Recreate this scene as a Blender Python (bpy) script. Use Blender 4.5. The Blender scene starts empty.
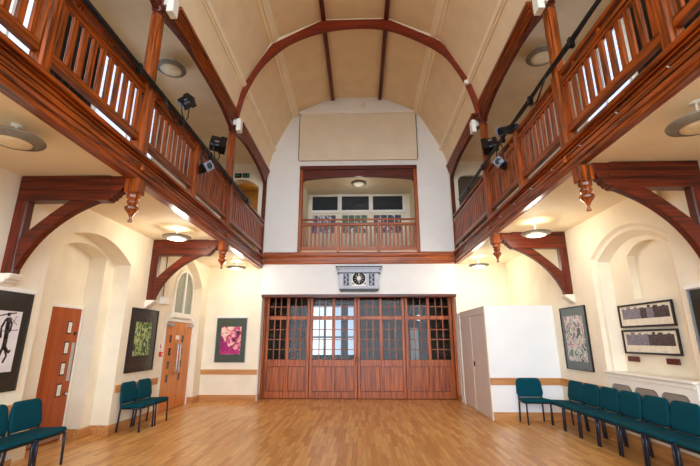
import bpy, bmesh, math, random
from mathutils import Vector, Matrix
random.seed(7)
SC = bpy.context.scene
COL = SC.collection
PI = math.pi

# ------------------------------------------------------------------ materials
def srgb(r, g, b):
    def f(c):
        c /= 255.0
        return c / 12.92 if c <= 0.04045 else ((c + 0.055) / 1.055) ** 2.4
    return (f(r), f(g), f(b), 1.0)

class NT:
    def __init__(s, name):
        s.m = bpy.data.materials.new(name); s.m.use_nodes = True
        s.t = s.m.node_tree; s.n = s.t.nodes
        s.b = s.n['Principled BSDF']; s.out = s.n['Material Output']
    def add(s, t, **kw):
        n = s.n.new(t)
        for k, v in kw.items(): setattr(n, k, v)
        return n
    def link(s, a, b): s.t.links.new(a, b)
    def coords(s, scale=(1, 1, 1), rot=(0, 0, 0), kind='Object'):
        tc = s.add('ShaderNodeTexCoord'); mp = s.add('ShaderNodeMapping')
        mp.inputs['Scale'].default_value = scale; mp.inputs['Rotation'].default_value = rot
        s.link(tc.outputs[kind], mp.inputs['Vector'])
        return mp.outputs['Vector']
    def ramp(s, fac, stops, interp='LINEAR'):
        r = s.add('ShaderNodeValToRGB'); e = r.color_ramp.elements
        r.color_ramp.interpolation = interp
        while len(e) < len(stops): e.new(0.5)
        for el, (p, c) in zip(e, stops): el.position = p; el.color = c
        s.link(fac, r.inputs['Fac']); return r.outputs['Color']
    def noise(s, vec, scale, detail=3, rough=0.5):
        n = s.add('ShaderNodeTexNoise'); s.link(vec, n.inputs['Vector'])
        n.inputs['Scale'].default_value = scale; n.inputs['Detail'].default_value = detail
        n.inputs['Roughness'].default_value = rough
        return n.outputs['Fac']
    def bump(s, h, strength=0.2, dist=0.01):
        b = s.add('ShaderNodeBump'); b.inputs['Strength'].default_value = strength
        b.inputs['Distance'].default_value = dist
        s.link(h, b.inputs['Height']); s.link(b.outputs['Normal'], s.b.inputs['Normal'])

def paint(name, col, rough=0.6, var=0.05, bump=0.05, spec=0.3):
    t = NT(name); c = srgb(*col)
    v = t.coords()
    n = t.noise(v, 2.5, 4)
    lo = tuple(x * (1 - var) for x in c[:3]) + (1,); hi = tuple(min(1, x * (1 + var)) for x in c[:3]) + (1,)
    t.link(t.ramp(n, [(0.3, lo), (0.7, hi)]), t.b.inputs['Base Color'])
    t.b.inputs['Roughness'].default_value = rough
    t.b.inputs['Specular IOR Level'].default_value = spec
    if bump: t.bump(t.noise(v, 90, 2), bump, 0.004)
    return t.m

def wood(name, dark, light, axis, rough=0.35, grain=28, coat=0.0, spec=0.4):
    t = NT(name)
    sc = {'X': (0.05, 1, 1), 'Y': (1, 0.05, 1), 'Z': (1, 1, 0.05)}[axis]
    v = t.coords(scale=sc)
    n = t.noise(v, grain, 5, 0.6)
    d, l = srgb(*dark), srgb(*light)
    mid = tuple((a + b) / 2 for a, b in zip(d, l))
    t.link(t.ramp(n, [(0.34, d), (0.5, mid), (0.66, l)]), t.b.inputs['Base Color'])
    t.b.inputs['Roughness'].default_value = rough
    t.b.inputs['Specular IOR Level'].default_value = spec
    t.b.inputs['Coat Weight'].default_value = coat
    t.b.inputs['Coat Roughness'].default_value = 0.2
    t.bump(n, 0.12, 0.003)
    return t.m

def plain(name, col, rough=0.5, metal=0.0, spec=0.4):
    t = NT(name); c = srgb(*col)
    v = t.coords(); n = t.noise(v, 14, 2)
    lo = tuple(x * 0.9 for x in c[:3]) + (1,); hi = tuple(min(1, x * 1.08) for x in c[:3]) + (1,)
    t.link(t.ramp(n, [(0.3, lo), (0.7, hi)]), t.b.inputs['Base Color'])
    t.b.inputs['Roughness'].default_value = rough; t.b.inputs['Metallic'].default_value = metal
    t.b.inputs['Specular IOR Level'].default_value = spec
    return t.m

def emit(name, col, strength):
    t = NT(name)
    t.b.inputs['Base Color'].default_value = srgb(*col)
    t.b.inputs['Emission Color'].default_value = srgb(*col)
    t.b.inputs['Emission Strength'].default_value = strength
    return t.m

def glass(name, tint=(235, 240, 240), rough=0.02):
    t = NT(name)
    tr = t.add('ShaderNodeBsdfTransparent'); tr.inputs['Color'].default_value = srgb(*tint)
    gl = t.add('ShaderNodeBsdfGlossy'); gl.inputs['Roughness'].default_value = rough
    fr = t.add('ShaderNodeFresnel'); fr.inputs['IOR'].default_value = 1.22
    mx = t.add('ShaderNodeMixShader')
    t.link(fr.outputs['Fac'], mx.inputs['Fac']); t.link(tr.outputs['BSDF'], mx.inputs[1]); t.link(gl.outputs['BSDF'], mx.inputs[2])
    t.link(mx.outputs['Shader'], t.out.inputs['Surface'])
    return t.m

def floor_mat():
    t = NT('oak_strip_floor')
    v = t.coords(rot=(0, 0, PI / 2))
    br = t.add('ShaderNodeTexBrick'); t.link(v, br.inputs['Vector'])
    br.offset = 0.37; br.offset_frequency = 2
    br.inputs['Scale'].default_value = 1.0
    br.inputs['Brick Width'].default_value = 0.62; br.inputs['Row Height'].default_value = 0.07
    br.inputs['Mortar Size'].default_value = 0.0012; br.inputs['Mortar Smooth'].default_value = 0.2
    br.inputs['Bias'].default_value = 0.0
    br.inputs['Color1'].default_value = srgb(214, 147, 75)
    br.inputs['Color2'].default_value = srgb(248, 198, 124)
    br.inputs['Mortar'].default_value = srgb(152, 96, 48)
    v2 = t.coords(scale=(1, 0.06, 1)); n = t.noise(v2, 34, 4, 0.6)
    g = t.ramp(n, [(0.25, (0.74, 0.70, 0.66, 1)), (0.75, (1.08, 1.06, 1.02, 1))])
    mx = t.add('ShaderNodeMix', data_type='RGBA', blend_type='MULTIPLY')
    mx.inputs[0].default_value = 1.0
    t.link(br.outputs['Color'], mx.inputs[6]); t.link(g, mx.inputs[7])
    t.link(mx.outputs[2], t.b.inputs['Base Color'])
    n2 = t.noise(t.coords(), 1.3, 3)
    mr = t.add('ShaderNodeMapRange'); mr.inputs['To Min'].default_value = 0.30; mr.inputs['To Max'].default_value = 0.42
    t.link(n2, mr.inputs['Value']); t.link(mr.outputs['Result'], t.b.inputs['Roughness'])
    t.b.inputs['Specular IOR Level'].default_value = 0.4
    t.b.inputs['Coat Weight'].default_value = 0.25; t.b.inputs['Coat Roughness'].default_value = 0.22
    t.bump(br.outputs['Fac'], 0.06, -0.002)
    return t.m

def fabric(name, col):
    t = NT(name); c = srgb(*col); v = t.coords()
    n = t.noise(v, 260, 2); lo = tuple(x * 0.72 for x in c[:3]) + (1,); hi = tuple(x * 1.25 for x in c[:3]) + (1,)
    t.link(t.ramp(n, [(0.35, lo), (0.65, hi)]), t.b.inputs['Base Color'])
    t.b.inputs['Roughness'].default_value = 0.85; t.b.inputs['Sheen Weight'].default_value = 0.0
    t.b.inputs['Specular IOR Level'].default_value = 0.15
    t.bump(n, 0.3, 0.002)
    return t.m

def art(name, scale, stops, kind='noise', stretch=(1, 1, 1), detail=4, distortion=0.0):
    t = NT(name); v = t.coords(scale=stretch)
    if kind == 'voronoi':
        n = t.add('ShaderNodeTexVoronoi'); t.link(v, n.inputs['Vector']); n.inputs['Scale'].default_value = scale
        sp = t.add('ShaderNodeSeparateColor'); t.link(n.outputs['Color'], sp.inputs['Color']); f = sp.outputs['Red']
    else:
        n = t.add('ShaderNodeTexNoise'); t.link(v, n.inputs['Vector']); n.inputs['Scale'].default_value = scale
        n.inputs['Detail'].default_value = detail; n.inputs['Distortion'].default_value = distortion; f = n.outputs['Fac']
    t.link(t.ramp(f, [(p, srgb(*c)) for p, c in stops], 'LINEAR' if kind == 'noise' else 'CONSTANT'), t.b.inputs['Base Color'])
    t.b.inputs['Roughness'].default_value = 0.35
    return t.m

DK, LT = (46, 15, 3), (176, 80, 16)
M = {}
for ax in 'XYZ':
    M['w' + ax] = wood('stained_mahogany_' + ax.lower(), DK, LT, ax, 0.30, 34, 0.3)
    M['d' + ax] = wood('dark_stained_oak_' + ax.lower(), (48, 12, 4), (114, 38, 13), ax, 0.34, 26)
    M['r' + ax] = wood('red_pine_' + ax.lower(), (106, 40, 8), (194, 100, 34), ax, 0.36, 22)
    M['o' + ax] = wood('light_oak_' + ax.lower(), (172, 112, 60), (206, 150, 92), ax, 0.45, 22)
M['truss'] = wood('painted_truss_timber', (108, 33, 12), (150, 56, 22), 'X', 0.45, 20)
M['floor'] = floor_mat()
M['cream'] = paint('cream_wall_paint', (240, 229, 206), 0.7)
M['white'] = paint('white_wall_paint', (238, 236, 232), 0.7, 0.03)
M['ceil'] = paint('buff_ceiling_board', (240, 220, 186), 0.75, 0.05)
M['rib'] = paint('cream_roof_rib', (250, 238, 212), 0.6, 0.03)
M['soffit'] = paint('cream_soffit_paint', (238, 224, 196), 0.7, 0.03)
M['stone'] = paint('painted_stone_corbel', (238, 230, 214), 0.8, 0.06, 0.2)
M['gloss'] = paint('white_gloss_paint', (240, 236, 226), 0.4, 0.02, 0.0)
M['bluewhite'] = paint('cupboard_white_paint', (238, 238, 238), 0.6, 0.02)
M['mauve'] = paint('pale_mauve_door_paint', (222, 212, 208), 0.5, 0.03, 0.0)
M['blind'] = paint('cream_screen_fabric', (230, 216, 190), 0.85, 0.04)
M['black'] = plain('black_metal', (12, 12, 14), 0.4)
M['iron'] = plain('black_powder_coat', (14, 15, 20), 0.3)
M['legmetal'] = plain('dark_grey_tube', (52, 56, 70), 0.3, 0.5)
M['silver'] = plain('brushed_steel', (190, 192, 196), 0.3, 0.9)
M['alum'] = plain('aluminium', (138, 142, 156), 0.4, 0.3)
M['clockcase'] = plain('grey_clock_paint', (186, 188, 198), 0.45, 0.05)
M['teal'] = fabric('teal_upholstery', (0, 68, 82))
M['doorwood'] = wood('orange_veneer_door', (148, 62, 14), (174, 84, 24), 'Z', 0.35, 16)
M['doorwood2'] = wood('golden_veneer_door', (192, 112, 48), (220, 142, 72), 'Z', 0.35, 16)
M['pane'] = glass('clear_pane')
M['frost'] = plain('frosted_pane', (138, 144, 128), 0.12, 0, 0.6)
M['visionglass'] = plain('wired_vision_glass', (226, 222, 210), 0.12, 0, 0.6)
M['darkglass'] = plain('dark_slate_glass', (44, 54, 62), 0.08, 0, 0.6)  # dark blue-grey glass for alcove windows and lenses
M['visiondark'] = plain('dark_vision_glass', (30, 24, 20), 0.1, 0, 0.6)  # near-black glass of the double door
M['red'] = plain('red_plastic', (200, 30, 40), 0.4)
M['paper'] = plain('white_paper', (236, 234, 230), 0.6)
M['greensign'] = emit('green_lit_sign', (60, 150, 100), 0.03)
M['signblack'] = plain('sign_black', (16, 20, 18), 0.4)
M['lampring'] = plain('grey_lamp_ring', (126, 118, 104), 0.45, 0.2)
M['lampwhite'] = plain('white_lamp_dish', (226, 222, 210), 0.5)
M['lampoff'] = plain('opal_diffuser', (226, 208, 172), 0.4)
M['lampon'] = emit('lit_opal_diffuser', (255, 236, 204), 5.0)
M['sky'] = emit('daylight_pane', (206, 220, 244), 0.85)
M['paneglow'] = emit('bright_pane_and_globe', (236, 242, 250), 1.1)
M['matgrey'] = plain('dark_grey_mount', (56, 52, 44), 0.14)
M['matblue'] = plain('slate_grey_mount', (102, 112, 114), 0.6)
M['matgreen'] = plain('olive_grey_mount', (72, 80, 70), 0.2)
M['cardwhite'] = plain('cream_mount', (234, 224, 202), 0.6)
M['frameblack'] = plain('black_picture_frame', (26, 18, 16), 0.4)
M['ink'] = plain('black_ink', (20, 14, 20), 0.5)
M['artgreen'] = art('green_abstract_print', 4.5, [(0.34, (16, 34, 14)), (0.44, (70, 120, 36)), (0.5, (214, 220, 180)), (0.55, (130, 156, 40)), (0.64, (24, 40, 22))], distortion=2.2)
M['artpink'] = art('pink_abstract_print', 5.5, [(0.32, (40, 26, 30)), (0.42, (170, 30, 100)), (0.5, (230, 150, 160)), (0.6, (242, 222, 196)), (0.75, (190, 60, 120))], distortion=0.8)
M['artmulti'] = art('pastel_abstract_print', 6.5, [(0.34, (40, 52, 48)), (0.43, (130, 156, 136)), (0.5, (214, 220, 212)), (0.56, (206, 140, 140)), (0.66, (90, 108, 130))], distortion=1.6)
M['artwhite'] = art('white_print_ground', 3, [(0.3, (214, 206, 208)), (0.7, (232, 228, 226))])
M['photo'] = art('grey_group_photograph', 90, [(0.0, (104, 96, 106)), (0.2, (126, 118, 128)), (0.5, (140, 132, 142)), (0.75, (116, 108, 118)), (0.9, (154, 146, 152))], 'voronoi')
M['photodark'] = art('sepia_group_photograph', 90, [(0.0, (48, 34, 36)), (0.4, (72, 54, 54)), (0.8, (104, 86, 84))], 'voronoi')
M['poster'] = art('poster_print', 12, [(0.0, (30, 32, 46)), (0.3, (86, 44, 110)), (0.5, (200, 196, 204)), (0.7, (44, 84, 150)), (0.85, (24, 24, 32))], 'voronoi')
M['postergreen'] = art('green_poster_print', 12, [(0.0, (24, 90, 44)), (0.45, (30, 50, 34)), (0.7, (210, 214, 206)), (0.85, (34, 110, 56))], 'voronoi')
M['postertwo'] = art('purple_poster_print', 12, [(0.0, (40, 26, 54)), (0.45, (28, 24, 34)), (0.7, (206, 204, 210)), (0.85, (70, 52, 104))], 'voronoi')
def grille_mat():
    t = NT('wire_lattice_grille'); v = t.coords(rot=(PI / 4, 0, 0))
    w = t.add('ShaderNodeTexBrick'); 
    tc = t.coords(scale=(1, 1, 1))
    sx = t.add('ShaderNodeSeparateXYZ'); t.link(v, sx.inputs['Vector'])
    cb = t.add('ShaderNodeCombineXYZ'); t.link(sx.outputs['Y'], cb.inputs['X']); t.link(sx.outputs['Z'], cb.inputs['Y'])
    t.link(cb.outputs['Vector'], w.inputs['Vector'])
    w.offset = 0; w.inputs['Scale'].default_value = 1
    w.inputs['Brick Width'].default_value = 0.024; w.inputs['Row Height'].default_value = 0.024
    w.inputs['Mortar Size'].default_value = 0.004
    w.inputs['Color1'].default_value = srgb(176, 166, 152); w.inputs['Color2'].default_value = srgb(170, 160, 148)
    w.inputs['Mortar'].default_value = srgb(112, 104, 98)
    t.link(w.outputs['Color'], t.b.inputs['Base Color']); t.b.inputs['Roughness'].default_value = 0.5
    return t.m
M['grille'] = grille_mat()

# ------------------------------------------------------------------ mesh building
class MB:
    def __init__(s): s.v = []; s.f = []; s.sm = []
    def add(s, vs, fs, smooth=False):
        o = len(s.v); s.v += [tuple(p) for p in vs]
        for f in fs: s.f.append([i + o for i in f]); s.sm.append(smooth)
        return s
    def box(s, x0, x1, y0, y1, z0, z1):
        vs = [(x, y, z) for x in (x0, x1) for y in (y0, y1) for z in (z0, z1)]
        return s.add(vs, [(0, 1, 3, 2), (4, 6, 7, 5), (0, 4, 5, 1), (2, 3, 7, 6), (0, 2, 6, 4), (1, 5, 7, 3)])
    def arcstrip(s, la, lb, axis, a, b, n=60):   # solid between two polylines, extruded
        def rs(P):
            d = [0]
            for p, q in zip(P, P[1:]): d.append(d[-1] + math.hypot(q[0] - p[0], q[1] - p[1]))
            out = []; i = 0
            for k in range(n + 1):
                t = d[-1] * k / n
                while i < len(P) - 2 and d[i + 1] < t: i += 1
                u = (t - d[i]) / max(1e-9, d[i + 1] - d[i]); out.append((P[i][0] + (P[i + 1][0] - P[i][0]) * u, P[i][1] + (P[i + 1][1] - P[i][1]) * u))
            return out
        A, B = rs(la), rs(lb); mk = lambda p, t: {'X': (t, p[0], p[1]), 'Y': (p[0], t, p[1])}[axis]
        vs = [mk(p, t) for L in (A, B) for t in (a, b) for p in L]; m = n + 1; fs = []
        for i in range(n):
            for (u, v) in ((0, 1), (1, 3), (3, 2), (2, 0)): fs.append([u * m + i, u * m + i + 1, v * m + i + 1, v * m + i])
        fs += [[0, m, 3 * m, 2 * m], [n, m + n, 3 * m + n, 2 * m + n]]
        return s.add(vs, fs)
    def prism(s, pts, axis, a, b):
        def mk(p, t):
            return {'X': (t, p[0], p[1]), 'Y': (p[0], t, p[1]), 'Z': (p[0], p[1], t)}[axis]
        n = len(pts)
        vs = [mk(p, a) for p in pts] + [mk(p, b) for p in pts]
        fs = [list(range(n))[::-1], list(range(n, 2 * n))]
        for i in range(n): fs.append([i, (i + 1) % n, n + (i + 1) % n, n + i])
        return s.add(vs, fs)
    def lathe(s, prof, c, seg=20, axis='Z', smooth=True, caps=True, arc=None):
        n = len(prof); vs = []
        for k in range(seg):
            a = 2 * PI * k / seg
            for r, h in prof:
                u, w = r * math.cos(a), r * math.sin(a)
                vs.append({'Z': (c[0] + u, c[1] + w, c[2] + h), 'Y': (c[0] + u, c[1] + h, c[2] + w), 'X': (c[0] + h, c[1] + u, c[2] + w)}[axis])
        fs = []
        for k in range(seg):
            k2 = (k + 1) % seg
            for i in range(n - 1): fs.append([k * n + i, k2 * n + i, k2 * n + i + 1, k * n + i + 1])
        if caps:
            fs.append([k * n for k in range(seg)][::-1]); fs.append([k * n + n - 1 for k in range(seg)])
        return s.add(vs, fs, smooth)
    def tube(s, pts, r, seg=8, smooth=True):
        P = [Vector(p) for p in pts]; rings = []; up = None
        for i, p in enumerate(P):
            t = (P[min(i + 1, len(P) - 1)] - P[max(i - 1, 0)]).normalized()
            if up is None or abs(up.dot(t)) > 0.98:
                up = Vector((0, 0, 1)) if abs(t.z) < 0.9 else Vector((1, 0, 0))
            a = t.cross(up).normalized(); b = a.cross(t).normalized(); up = b
            rings.append([p + r * (math.cos(2 * PI * k / seg) * a + math.sin(2 * PI * k / seg) * b) for k in range(seg)])
        vs = [q for R in rings for q in R]; fs = []
        for i in range(len(P) - 1):
            for k in range(seg):
                k2 = (k + 1) % seg
                fs.append([i * seg + k, i * seg + k2, (i + 1) * seg + k2, (i + 1) * seg + k])
        fs.append(list(range(seg))[::-1]); fs.append([(len(P) - 1) * seg + k for k in range(seg)])
        return s.add(vs, fs, smooth)
    def bar(s, p, q, w, h):
        p, q = Vector(p), Vector(q); t = (q - p).normalized()
        up = Vector((0, 0, 1)) if abs(t.z) < 0.95 else Vector((0, 1, 0))
        a = t.cross(up).normalized() * w / 2; b = a.cross(t).normalized() * h / 2
        vs = [e + i * a + j * b for e in (p, q) for i, j in ((-1, -1), (1, -1), (1, 1), (-1, 1))]
        return s.add(vs, [(0, 1, 2, 3), (7, 6, 5, 4), (0, 4, 5, 1), (1, 5, 6, 2), (2, 6, 7, 3), (3, 7, 4, 0)])
    def build(s, name, mat, parent=None, bevel=0.0, segs=1, loc=None):
        me = bpy.data.meshes.new(name); me.from_pydata(s.v, [], s.f)
        for p, sm in zip(me.polygons, s.sm): p.use_smooth = sm
        bm = bmesh.new(); bm.from_mesh(me); bmesh.ops.recalc_face_normals(bm, faces=bm.faces); bm.to_mesh(me); bm.free()
        me.materials.append(M[mat] if isinstance(mat, str) else mat)
        o = bpy.data.objects.new(name, me); COL.objects.link(o)
        if parent is not None:
            o.parent = parent; o.location = -Vector(parent.location) if parent.type == 'EMPTY' and parent.get('_w') else (0, 0, 0)
        if loc: o.location = loc
        if bevel:
            md = o.modifiers.new('bevel', 'BEVEL'); md.width = bevel; md.segments = segs; md.limit_method = 'ANGLE'; md.angle_limit = math.radians(40)
        return o

def bx(*a): return MB().box(*a)
def tag(o, label, cat, group=None, kind=None):
    o['label'] = label; o['category'] = cat
    if group: o['group'] = group
    if kind: o['kind'] = kind
    return o
def thing(name, loc, label, cat, group=None, kind=None, world=True):
    o = bpy.data.objects.new(name, None); COL.objects.link(o); o.location = loc; o.empty_display_size = 0.1
    if world: o['_w'] = 1                    # children given in world coordinates
    return tag(o, label, cat, group, kind)
def struct(name, mb, mat, label, cat, bevel=0.0):
    return tag(mb.build(name, mat, None, bevel), label, cat, None, 'structure')
def sub(name, mb, mat, par, bevel=0.0):      # sub-part of a part mesh already in place
    o = mb.build(name, mat, None, bevel); o.parent = par
    return o
def copy_tree(o, parent=None):
    c = o.copy(); COL.objects.link(c)
    if parent is not None: c.parent = parent
    for ch in list(o.children): copy_tree(ch, c)
    return c

def sheet(outer, holes, mp):                 # flat wall with openings: 2-D loops mapped by mp(u, v) -> xyz
    bm = bmesh.new(); edges = []
    for lp in [outer] + holes:
        vs = [bm.verts.new(mp(*p)) for p in lp]
        for i in range(len(vs)): edges.append(bm.edges.new((vs[i], vs[(i + 1) % len(vs)])))
    bmesh.ops.triangle_fill(bm, use_beauty=True, use_dissolve=False, edges=edges)
    bm.verts.index_update()
    mb = MB(); mb.add([v.co[:] for v in bm.verts], [[v.index for v in f.verts] for f in bm.faces]); bm.free()
    return mb
def ribbon(mb, la, lb, closed=False, smooth=False):
    n = len(la); fs = [[i, i + 1, n + i + 1, n + i] for i in range(n - 1)]
    if closed: fs.append([n - 1, 0, n, 2 * n - 1])
    return mb.add(list(la) + list(lb), fs, smooth)
def arch(u0, u1, zb, zs, za, n=16, ell=False):   # outline: up, over a segmental arch, down
    c, h = (u0 + u1) / 2, (u1 - u0) / 2; pts = [(u0, zb)]
    for i in range(n + 1):
        d = -1 + 2 * i / n
        z = zs + (za - zs) * (math.sqrt(max(0, 1 - d * d)) if ell else 1 - d * d)
        pts.append((c + d * h, z))
    pts.append((u1, zb)); return pts

# ------------------------------------------------------------------ main dimensions (metres)
XL, XR = -4.40, 4.15           # outer walls of the aisles
NL, NR = -2.845, 2.70          # faces of the two gallery beams
YB = 11.40                     # end wall
Y0 = -1.5                      # the room is modelled from here on
ZG, ZU = 3.92, 6.92            # gallery floor, upper ceiling
ZSS = {'left': 3.65, 'right': 3.72}    # gallery soffits
DZ = {'left': 0.0, 'right': 0.11}      # the right gallery edge sits a little higher
ZS = 3.72
YPS = {'left': (4.72, 8.20), 'right': (4.87, 8.10)}   # tall posts

# ------------------------------------------------------------------ shell
struct('floor', bx(XL - .7, XR + .7, Y0, YB + .5, -0.1, 0), 'floor', 'polished oak strip floor running the length of the hall', 'floor')

def side_wall(side):
    X = XL if side == 'left' else XR; s = -1 if side == 'left' else 1
    mp = lambda u, v: (X, u, v)
    mb = MB()
    if side == 'left':
        recs = [(5.42, 7.42, 0.0, 2.98, 3.31, .32, True), (9.0, 10.97, 0.0, 2.98, 3.62, .20, False)]
    else:
        recs = [(5.30, 7.20, 0.0, 3.0, 3.36, .20, False)]
    holes = []
    for (a, b, zb, zs, za, d, two) in recs:
        o = arch(a, b, zb, zs, za, 20)
        holes.append(o)
        if side == 'right':                    # splayed reveals with a small step
            o1 = arch(a + .05, b - .05, zb, zs - .02, za - .05, 20)
            o2 = arch(a + .10, b - .10, zb, zs - .06, za - .10, 20)
            o3 = arch(a + .24, b - .22, zb, zs - .10, za - .19, 20)
            L = [[(X, *p) for p in o], [(X + s * .05, *p) for p in o1], [(X + s * .06, *p) for p in o2], [(X + s * d, *p) for p in o3]]
            for q in range(3): ribbon(mb, L[q], L[q + 1])
            ni = arch(5.66, 6.50, 2.22, 2.92, 3.08, 14)      # shallow blind window above the photographs
            t = sheet(o3, [ni], lambda u, v: (X + s * d, u, v)); mb.add(t.v, t.f)
            ribbon(mb, [(X + s * d, *p) for p in ni], [(X + s * (d + .12), *p) for p in ni], True)
            t = sheet(ni, [], lambda u, v: (X + s * (d + .12), u, v)); mb.add(t.v, t.f)
        elif two:
            X1 = X + s * d; i = arch(6.06, 7.15, zb, 3.07, 3.20, 20); X2 = X + s * .62
            ribbon(mb, [(X, *p) for p in o], [(X1, *p) for p in o])
            t = sheet(o, [i], lambda u, v: (X1, u, v)); mb.add(t.v, t.f)
            ribbon(mb, [(X1, *p) for p in i], [(X2, *p) for p in i])
            t = sheet(i, [], lambda u, v: (X2, u, v)); mb.add(t.v, t.f)
        else:
            i = arch(a + .04, b - .02, zb, zs - .03, za - .07, 20)
            ribbon(mb, [(X, *p) for p in o], [(X + s * d, *p) for p in i])
            t = sheet(i, [], lambda u, v: (X + s * d, u, v)); mb.add(t.v, t.f)
    pts = [(Y0, 0)]
    for hcount, o in enumerate(holes): pts += o
    pts += [(YB, 0), (YB, ZS + .05), (Y0, ZS + .05)]
    t = sheet(pts, [], mp); mb.add(t.v, t.f)
    # upper storey outer wall
    mb.box(min(X, X + s * .2), max(X, X + s * .2), Y0, YB, ZS + .05, ZU + .1)
    return struct('wall_' + side, mb, 'cream', 'cream plastered %s wall with arched recesses under the gallery' % side, 'wall')
side_wall('left'); side_wall('right')

# end wall of the nave: door opening, alcove opening, gable following the roof
roof = [(NL - .03, 6.69), (NL + .01, 6.78), (-2.72, 7.38), (-2.10, 8.67), (-.88, 9.23), (.68, 9.23), (1.85, 8.68), (2.55, 7.36), (NR - .01, 6.88), (NR + .03, 6.79)]
ALC = (-1.84, 1.73, 4.10, 6.80)
outer = [(NL, 2.83), (NL, 6.7)] + roof[1:-1] + [(NR, 6.8), (NR, 2.83)]
hole = [(ALC[0], ALC[2]), (ALC[1], ALC[2]), (ALC[1], ALC[3]), (ALC[0], ALC[3])]
mb = sheet(outer, [hole], lambda u, v: (u, YB, v))
ribbon(mb, [(NL, YB, 2.83), (NR, YB, 2.83)], [(NL, YB + .5, 2.83), (NR, YB + .5, 2.83)])
for x in (NL, NR): ribbon(mb, [(x, YB, 0), (x, YB, 2.83)], [(x, YB + .5, 0), (x, YB + .5, 2.83)])
struct('wall_back', mb, 'white', 'white end wall above the folding glazed doors', 'wall')
# aisle end walls (cream), upper parts with a doorway
mb = bx(XL, NL, YB, YB + .12, 0, ZS + .05)
mb.box(NR, XR, YB, YB + .12, 0, ZS + .05)
lo = sheet([(XL, ZS), (XL, ZU), (NL, ZU), (NL, ZS)], [arch(-4.15, -3.12, 4.06, 6.15, 6.40, 12)], lambda u, v: (u, YB, v)); mb.add(lo.v, lo.f)
a = arch(-4.15, -3.12, 4.06, 6.15, 6.40, 12); ribbon(mb, [(p[0], YB, p[1]) for p in a], [(p[0], YB + .3, p[1]) for p in a])
r = [(2.98, 4.06), (2.98, 6.25), (3.01, 6.36), (3.10, 6.44), (3.2, 6.46), (3.75, 6.46), (3.85, 6.44), (3.94, 6.36), (3.97, 6.25), (3.97, 4.06)]
lo = sheet([(NR, ZS), (NR, ZU), (XR, ZU), (XR, ZS)], [r], lambda u, v: (u, YB, v)); mb.add(lo.v, lo.f)
ribbon(mb, [(p[0], YB, p[1]) for p in r], [(p[0], YB + .25, p[1]) for p in r])
struct('wall_end', mb, 'cream', 'cream end walls of the two aisles and galleries', 'wall')
# rooms beyond the gallery doorways
mb = MB()
for x0, x1 in ((-4.3, -2.95),):
    for q in ([(x0, YB + .3), (x0, YB + 1.8)], [(x0, YB + 1.8), (x1, YB + 1.8)], [(x1, YB + 1.8), (x1, YB + .3)]):
        ribbon(mb, [(q[0][0], q[0][1], 4.06), (q[1][0], q[1][1], 4.06)], [(q[0][0], q[0][1], 6.7), (q[1][0], q[1][1], 6.7)])
    mb.add([(x0, YB + .3, 6.7), (x1, YB + .3, 6.7), (x1, YB + 1.8, 6.7), (x0, YB + 1.8, 6.7)], [(0, 1, 2, 3)])
    mb.add([(x0, YB + .3, 4.06), (x1, YB + .3, 4.06), (x1, YB + 1.8, 4.06), (x0, YB + 1.8, 4.06)], [(0, 1, 2, 3)])
M['ochre'] = paint('ochre_passage_paint', (176, 134, 72), 0.7)
MP = mb
struct('wall_passage', mb, 'ochre', 'ochre passage walls beyond the left gallery doorway', 'wall')
M['umber'] = paint('dark_umber_panel', (84, 70, 56), 0.6)
struct('door_7', bx(2.9, 4.05, YB + .10, YB + .16, 4.0, 6.5), 'umber', 'dark round-cornered door at the far end of the right gallery', 'door')

# roof of the nave: faceted boards
mb = MB(); N = len(roof)
ribbon(mb, [(p[0], Y0, p[1]) for p in roof], [(p[0], YB, p[1]) for p in roof])
ribbon(mb, [(p[0] * 1.02, Y0, p[1] + .15) for p in roof], [(p[0] * 1.02, YB + .1, p[1] + .15) for p in roof])
for y in (Y0,): ribbon(mb, [(p[0], y, p[1]) for p in roof], [(p[0] * 1.02, y, p[1] + .15) for p in roof])
struct('ceiling', mb, 'ceil', 'buff boarded barrel ceiling high over the hall', 'ceiling')
def rail_y(name, x, z, w, h, ang, mat, label, y0=Y0, y1=YB, steps=True):
    mb = MB(); c, s = math.cos(ang), math.sin(ang)
    prof = [(-w / 2, .01), (-w / 2, -h * .55), (-w / 4, -h * .55), (-w / 4, -h), (w / 4, -h), (w / 4, -h * .55), (w / 2, -h * .55), (w / 2, .01)] if steps else [(-w / 2, .01), (-w / 2, -h), (w / 2, -h), (w / 2, .01)]
    mb.prism([(x + u * c - v * s, z + u * s + v * c) for u, v in prof], 'Y', y0, y1)
    return struct(name, mb, mat, label, 'roof rib', .004)
rail_y('trim_1', -2.09, 8.66, .28, .12, math.radians(45), 'rib', 'wide cream moulded purlin on the left slope of the ceiling')
rail_y('trim_2', 1.85, 8.68, .28, .12, math.radians(-45), 'rib', 'wide cream moulded purlin on the right slope of the ceiling')
rail_y('trim_3', -2.72, 7.38, .16, .08, math.radians(68), 'rib', 'narrow cream purlin low on the left slope of the ceiling')
rail_y('trim_4', 2.55, 7.36, .16, .08, math.radians(-68), 'rib', 'narrow cream purlin low on the right slope of the ceiling')
rail_y('trim_5', -.88, 9.23, .10, .12, math.radians(12), 'dY', 'dark wood rib along the ceiling left of centre', Y0, YB - .02, False)
rail_y('trim_6', .68, 9.23, .10, .12, math.radians(-12), 'dY', 'dark wood rib along the ceiling right of centre', Y0, YB - .02, False)

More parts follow.
